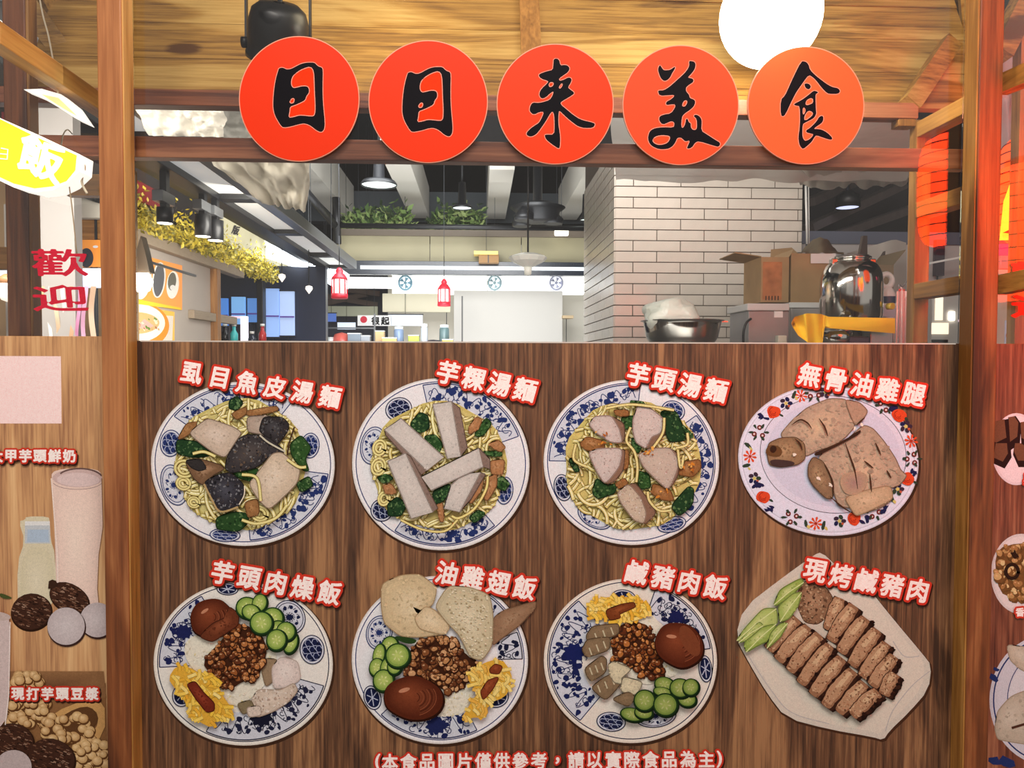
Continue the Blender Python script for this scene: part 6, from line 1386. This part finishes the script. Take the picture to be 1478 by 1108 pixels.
for i, (px, py, w_, h_, c_, l_) in enumerate(((440, 452, 7, 30, C(190, 60, 66), 'narrow red hanging scroll in the far left shop'), (430, 448, 6, 34, C(206, 196, 180), 'narrow cream hanging scroll in the far left shop'), (500, 470, 26, 10, C(214, 226, 240), 'bluish lit menu strip above the red lid'), (585, 462, 50, 16, C(200, 206, 216), 'pale steam-grey lit menu board behind the lime cup'), (478, 458, 14, 12, C(70, 100, 170), 'small blue lit sign behind the tall jar'))):
    p = at(px, py, 7.9); t = thing('hanging_board', l_, 'board', tuple(at(px, py+h_/2, 7.9)))
    pbox('board_face', px-w_/2, py-h_/2, px+w_/2, py+h_/2, 7.9, .02, emis('hang_%d' % i, c_, .55), t, 0); pbox('board_rim', px-w_/2-1, py-h_/2-1.2, px+w_/2+1, py-h_/2, 7.89, .03, black, t, 0)
    M().tube([(p.x, 7.91, at(px, py-h_/2, 7.9).z), (p.x, 7.91, 4.7)], .003, 5).build('cord', black, t)
# ---- left bay: hanging round shop signs, wall, pendant, ribbons
hy = .16
t = thing('hanging_sign', 'lit yellow half-round sign with white brush writing hanging at the left edge', 'sign', tuple(at(50, 277, -.05)))
ysg = emis('sign_yellow_lit', C(242, 232, 50), .42); wsg = emis('sign_white_lit', C(255, 252, 240), .9)
Ysn = -.06
def halfd(k, off=0): return [at(-30-off, 157-off*.4, Ysn), at(55, 198-off*.9, Ysn), at(112+off, 224-off*.2, Ysn), at(110+off, 246+off*.3, Ysn), at(96, 262+off*.6, Ysn), at(76, 270+off, Ysn), at(50, 273+off*1.1, Ysn), at(20, 266+off*1.1, Ysn), at(-10, 252+off, Ysn), at(-40-off, 226, Ysn)]
M().prism(halfd(1, 4), (0, .05, 0)).build('sign_rim', wsg, t)
o = M().prism([v+Vector((0, -.002, 0)) for v in halfd(1, -1)], (0, .002, 0)).build('sign_face', ysg, t)
P = Print(lambda a, b: at(a, b, Ysn-.002), base=1.5e-3, step=2e-5); wf = C(255, 255, 255)
put_glyph(P, '飯', 60, 228, 58, .42, sx=1.2, fill=wf, bold=1.9, shear=-.2)
P.stroke([(2, 214), (12, 216), (11, 230), (0, 229)], 2, C(214, 120, 70)); P.stroke([(0, 222), (12, 223)], 1.6, C(214, 120, 70)); P.build('sign_writing', t)
wr = bpy.data.materials.new('sign_writing_lit'); wr.use_nodes = True; b_ = wr.node_tree.nodes['Principled BSDF']; b_.inputs['Base Color'].default_value = (1, 1, 1, 1); b_.inputs['Emission Color'].default_value = (1, 1, .96, 1); b_.inputs['Emission Strength'].default_value = .3
t2 = [x for x in COL.objects if x.parent == t and x.name.startswith('sign_writing')][0]; t2.data.materials.clear(); t2.data.materials.append(wr)
M().tube(spl([at(88, 212, Ysn-.0), at(91, 195, Ysn+.04), at(97, 187, Ysn+.06), at(104, 193, Ysn+.1)], 5), .0014, 6).build('hook_wire', mat('steel_wire', C(150, 140, 120), .3, .8), t)
M().tube(spl([at(99, 262, Ysn+.02), at(104, 300, Ysn+.02), at(111, 366, Ysn+.02)], 5), .0012, 6).build('pull_string', mat('string', C(170, 150, 120), .7), t)
M().tube(spl([at(112, 226, Ysn+.02), at(122, 240, Ysn+.02), at(118, 262, Ysn+.03), at(126, 280, Ysn+.03)], 5), .0026, 6).build('cord_knot', mat('pale_cord', C(220, 206, 180), .7), t)
t = thing('hanging_sign', 'white crescent edge of a second lit sign hanging behind the yellow one', 'sign', tuple(at(80, 178, .02)))
M().prism([at(34, 129, .02), at(60, 128, .02), at(88, 136, .02), at(108, 152, .02), at(126, 178, .02), at(108, 170, .02), at(80, 152, .02), at(56, 138, .02)], (0, .03, 0)).build('sign_rim', wsg, t)
M().prism([at(60, 136, .018), at(84, 141, .018), at(100, 156, .018), at(112, 168, .018), at(92, 157, .018), at(70, 143, .018)], (0, .002, 0)).build('sign_face', emis('sign_pale_yellow', C(240, 240, 160), .8), t)
M().tube(spl([at(56, -10, .03), at(62, 22, .03), at(70, 52, .03), at(77, 90, .03), at(84, 136, .03)], 6), .0018, 6).build('hanging_wire', mat('pale_cord', C(220, 206, 180), .7), t)
struct(M().box(X(48, 250, 1.0), 1.0, 0, X(106, 250, 1.0), 1.05, Z(80, 60, 1.0)).build('wall_left_bay', mat('light_grey_wall', C(200, 194, 188), .6)))
struct(M().box(X(-60, 200, 1.9), 1.9, 0, X(190, 200, 1.9), 1.95, 2.3).build('wall_left_bay_back', mat('tan_bay_wall', C(196, 160, 118), .6)))
gbox('duct_box', 'black duct corner beside the left post, above the red beam', 'duct', 107, 166, 150, 192, 1.3, .2, black)
gbox('duct_box', 'dark maroon box under the red beam left of the post', 'duct', 108, 226, 150, 250, 1.3, .2, mat('dark_maroon', C(50, 18, 22), .5))
t = thing('sign_panel', 'plain white panel with black top edge left of the left post', 'panel', tuple(at(125, 316, 1.2))); pbox('panel_face', 108, 283, 150, 314, 1.2, .04, mat('off_white_panel', C(222, 216, 200), .5), t); M().beam(at(107, 277, 1.19), at(150, 292, 1.19), .03, .018).build('top_edge', black, t)
gbox('timber_board', 'tan wooden board below the white panel beside the left post', 'board', 108, 316, 150, 345, 1.25, .04, w_tanx)
t = thing('small_poster', 'yellow and orange poster peeking out left of the left post', 'poster', tuple(at(130, 385, 1.2))); pbox('poster_board', 112, 346, 150, 385, 1.2, .01, org, t); P = Print(lambda a, b: at(a, b, 1.199), base=1e-3); P.poly(ell(125, 372, 10, 14, 0, 20), C(60, 60, 66)); P.poly(ell(138, 356, 4, 2, 0, 8), C(240, 240, 240)); P.build('poster_print', t)
gbox('light_strip', 'bluish white glaring strip behind the red welcome characters', 'lamp', -40, 387, 150, 413, 1.1, .04, emis('blue_white_strip', C(226, 236, 255), 1.1))
t = thing('ribbon_curtain', 'curtain of white, yellow and pink ribbons under the welcome characters', 'curtain', tuple(at(80, 490, 1.0)))
for i, (x, c_, w_) in enumerate(((40, C(236, 226, 216), 5), (50, C(240, 214, 110), 6), (58, C(226, 190, 140), 8), (72, C(240, 232, 224), 5), (82, C(226, 196, 160), 6), (92, C(238, 230, 222), 6), (104, C(206, 160, 120), 6), (113, C(226, 150, 190), 5), (122, C(224, 170, 200), 6), (134, C(216, 180, 150), 8))):
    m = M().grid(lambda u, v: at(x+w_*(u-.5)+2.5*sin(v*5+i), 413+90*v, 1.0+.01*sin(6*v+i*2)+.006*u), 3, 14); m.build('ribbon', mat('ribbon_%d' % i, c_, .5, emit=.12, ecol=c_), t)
p = at(12, 436, .6); k = 2.2/F; t = thing('pendant_lamp', 'white bowl pendant lamp at the left edge beside the welcome characters', 'lamp', tuple(p))
M().lathe(p, [(.0001, 0), (8*k, 3*k), (13*k, 12*k), (13.5*k, 22*k), (11*k, 26*k), (11*k, 27*k)], 28, cap=False).build('lamp_bowl', emis('bowl_glow', C(255, 240, 220), 1.1), t)
M().lathe(p, [(12*k, 26*k), (11*k, 34*k), (5*k, 39*k), (.0001, 40*k)], 24).build('lamp_cap', mat('tan_cap', C(196, 140, 96), .4), t); M().tube([p+Vector((0, 0, 39*k)), p+Vector((0, 0, 1.2))], .002, 6).build('cord', black, t)

# ---- right bay: big lit lantern, pale stall behind
def ribl(label, c, r, h, m, ribm, nr=9, name='paper_lantern'):
    t = thing(name, label, 'lantern', (c.x, c.y, c.z-h/2))
    prof = [(r*(.45+.55*math.sqrt(max(0, 1-(2*j/24-1)**4))), -h/2+h*j/24) for j in range(25)]
    pb = M().lathe(c, prof, 36).build('paper_body', m, t)
    for j in range(1, nr):
        q = 2*j/nr-1; rr = r*(.45+.55*math.sqrt(1-q**4))+.001
        M().tube([c+Vector((rr*cos(a), rr*sin(a), h*q/2)) for a in [i*2*pi/36 for i in range(37)]], .0018, 6, cap=False).build('rib', ribm, pb)
    M().lathe(c, [(r*.46, -h/2), (r*.46, -h/2-.02)], 24).build('base_ring', ribm, t); M().lathe(c, [(r*.46, h/2), (r*.46, h/2+.02)], 24).build('top_ring', ribm, t)
    M().tube([c+Vector((0, 0, h/2)), c+Vector((0, 0, h/2+.6))], .003, 6).build('cord', black, t); return t
redp = emis('red_paper_lit', C(255, 84, 30), 1.25); ribm = mat('dark_red_rib', C(120, 24, 14), .6)
p = at(1508, 272, .55)
ribl('large orange-red ribbed paper lantern at the right edge of the picture', p, .125, .33, redp, ribm, 11)
t = thing('lantern_glow', 'flat yellow glowing panel put in as the lit centre of the ribbed red lantern', 'lamp', tuple(at(1470, 345, .4)));  # panel added for the yellow light in the lantern's middle
M().prism([at(1452, 290, .4), at(1462, 262, .4), at(1492, 258, .4), at(1492, 345, .4), at(1446, 346, .4)], (0, .01, 0)).build('glow_panel', emis('yellow_glow', C(255, 214, 50), 1.1), t)
M().prism([at(1447, 336, .39), at(1476, 322, .39), at(1492, 318, .39), at(1492, 340, .39)], (0, -.004, 0)).build('dark_stroke', mat('brown_stroke', C(96, 40, 24), .5), t)
q = Vector((1.405, -.55, 1.93)); ribl('red ribbed lantern outside the picture, seen only as a reflection in the clear screen', q, .085, .33, emis('red_paper_bright', C(255, 60, 16), 20), ribm, 11)
ribl('large red ribbed lantern added outside the picture to redden the right post', Vector((1.64, -.52, 1.8)), .16, .4, emis('unseen_red_fill', C(255, 60, 14), 11), ribm, 11)  # unseen lantern added for the red light on the right post
struct(M().box(X(1440, 400, 1.3), 1.3, 0, X(1560, 400, 1.3), 1.35, Z(1470, 385, 1.3)).build('wall_right_bay', mat('right_bay_wall', C(208, 196, 176), .5)))
gbox('pink_banner', 'bright pink strip under the large lantern at the right edge', 'banner', 1444, 352, 1500, 368, .9, .02, emis('pink_banner_lit', C(240, 60, 110), .6))
gbox('pink_notice', 'pale pink notice with dark writing right of the right post', 'notice', 1444, 358, 1500, 388, 1.0, .02, mat('pink_paper', C(232, 176, 176), .6))
t = thing('price_card', 'pale blue card with a red round print low at the right edge', 'card', tuple(at(1470, 496, .7))); pbox('card_face', 1452, 462, 1500, 498, .7, .01, mat('pale_blue_card', C(206, 212, 236), .5), t)
P = Print(lambda a, b: at(a, b, .7), base=2e-3, step=5e-5); P.poly(smooth(blob(1461, 485, 11, 10, .1, .8, 0, rnd), 2), C(214, 56, 84)); P.stroke([(1456, 478), (1463, 475), (1470, 479)], 1.5, C(150, 30, 50)); P.stroke([(1472, 489), (1500, 489)], 1.4, C(120, 124, 160)); P.build('card_print', t)
M().grid(lambda u, v: at(1440+60*u, 120+80*v, .8+.06*sin(5*u+3*v)), 14, 8).build('x', None) if False else None
film('plastic_sheet', 'pinkish plastic sheet above the large lantern at the right edge', ((1440, 60), (1500, 40), (1500, 215), (1440, 215)), .7, .9, mat('pinkish_film', C(196, 176, 176), .35, bump=.6, bscale=12), .03)

# ---- rods, legs and ledges that carry the hung and raised things
bpy.context.view_layer.update()
def kids(o):
    r = []
    for c in o.children: r.append(c); r += kids(c)
    return r
def ext(o):
    L_ = [x for x in [o]+kids(o) if x.type == 'MESH']; pts = [x.matrix_world @ Vector(b) for x in L_ for b in x.bound_box]
    return [min(p[i] for p in pts) for i in range(3)], [max(p[i] for p in pts) for i in range(3)]
def top(prefix):
    return [o for o in COL.objects if o.parent is None and (o.name == prefix or o.name.startswith(prefix+'.')) and 'category' in o]
rodm = mat('thin_rod', C(60, 62, 66), .5)
for nm in ('flood_lamp', 'round_fan', 'light_band', 'shop_rafters', 'duct', 'stall_header', 'red_lantern', 'glass_pendant', 'shop_sign', 'strip_lamp', 'pendant_lamp', 'fabric_sheet', 'red_banner', 'track_spot', 'canopy_frame', 'wall_box', 'duct_box', 'ceiling_unit', 'pipe_frame'):
    for o in top(nm):
        lo, hi = ext(o); ys_ = (lo[1]+hi[1])/2; xs_ = (lo[0]+hi[0])/2
        for x_ in ([xs_] if hi[0]-lo[0] < .8 else [lo[0]+.15, hi[0]-.15]):
            M().tube([(x_, ys_, hi[2]-.01), (x_, ys_, 4.7)], .003, 5).build('hanger_rod', rodm, o)
for nm in ('light_tube', 'signboard', 'timber_board', 'small_poster', 'sign_panel', 'pole', 'barrier_post', 'lit_screen', 'shelf_unit', 'wall_machine', 'pink_banner', 'pink_notice', 'price_card', 'light_strip', 'door_strip', 'ladle_rest', 'barrier_rail', 'lantern_glow', 'tube_bundle', 'ribbon_curtain'):
    for o in top(nm):
        lo, hi = ext(o)
        for x_ in ([(lo[0]+hi[0])/2] if hi[0]-lo[0] < .25 else [lo[0]+.05, hi[0]-.05]):
            M().tube([(x_, hi[1]-.004, 0), (x_, hi[1]-.004, lo[2]+.012)], .005, 6).build('stand_rod', rodm, o)
lo = at(312, 498.2, 4.4); hi = at(388, 498.2, 4.4); t = thing('bottle_ledge', 'narrow grey ledge with small bottles under the blue panels', 'ledge', ((lo.x+hi.x)/2, 4.4, 0))
M().box(lo.x, 4.33, lo.z-.03, hi.x, 4.5, lo.z, .003).build('ledge_board', greym, t)
for x_ in (lo.x+.03, hi.x-.03): M().box(x_-.02, 4.4, 0, x_+.02, 4.44, lo.z-.03).build('leg', greym, t)
for o in list(bpy.data.objects):
    if '_o' in o: del o['_o']
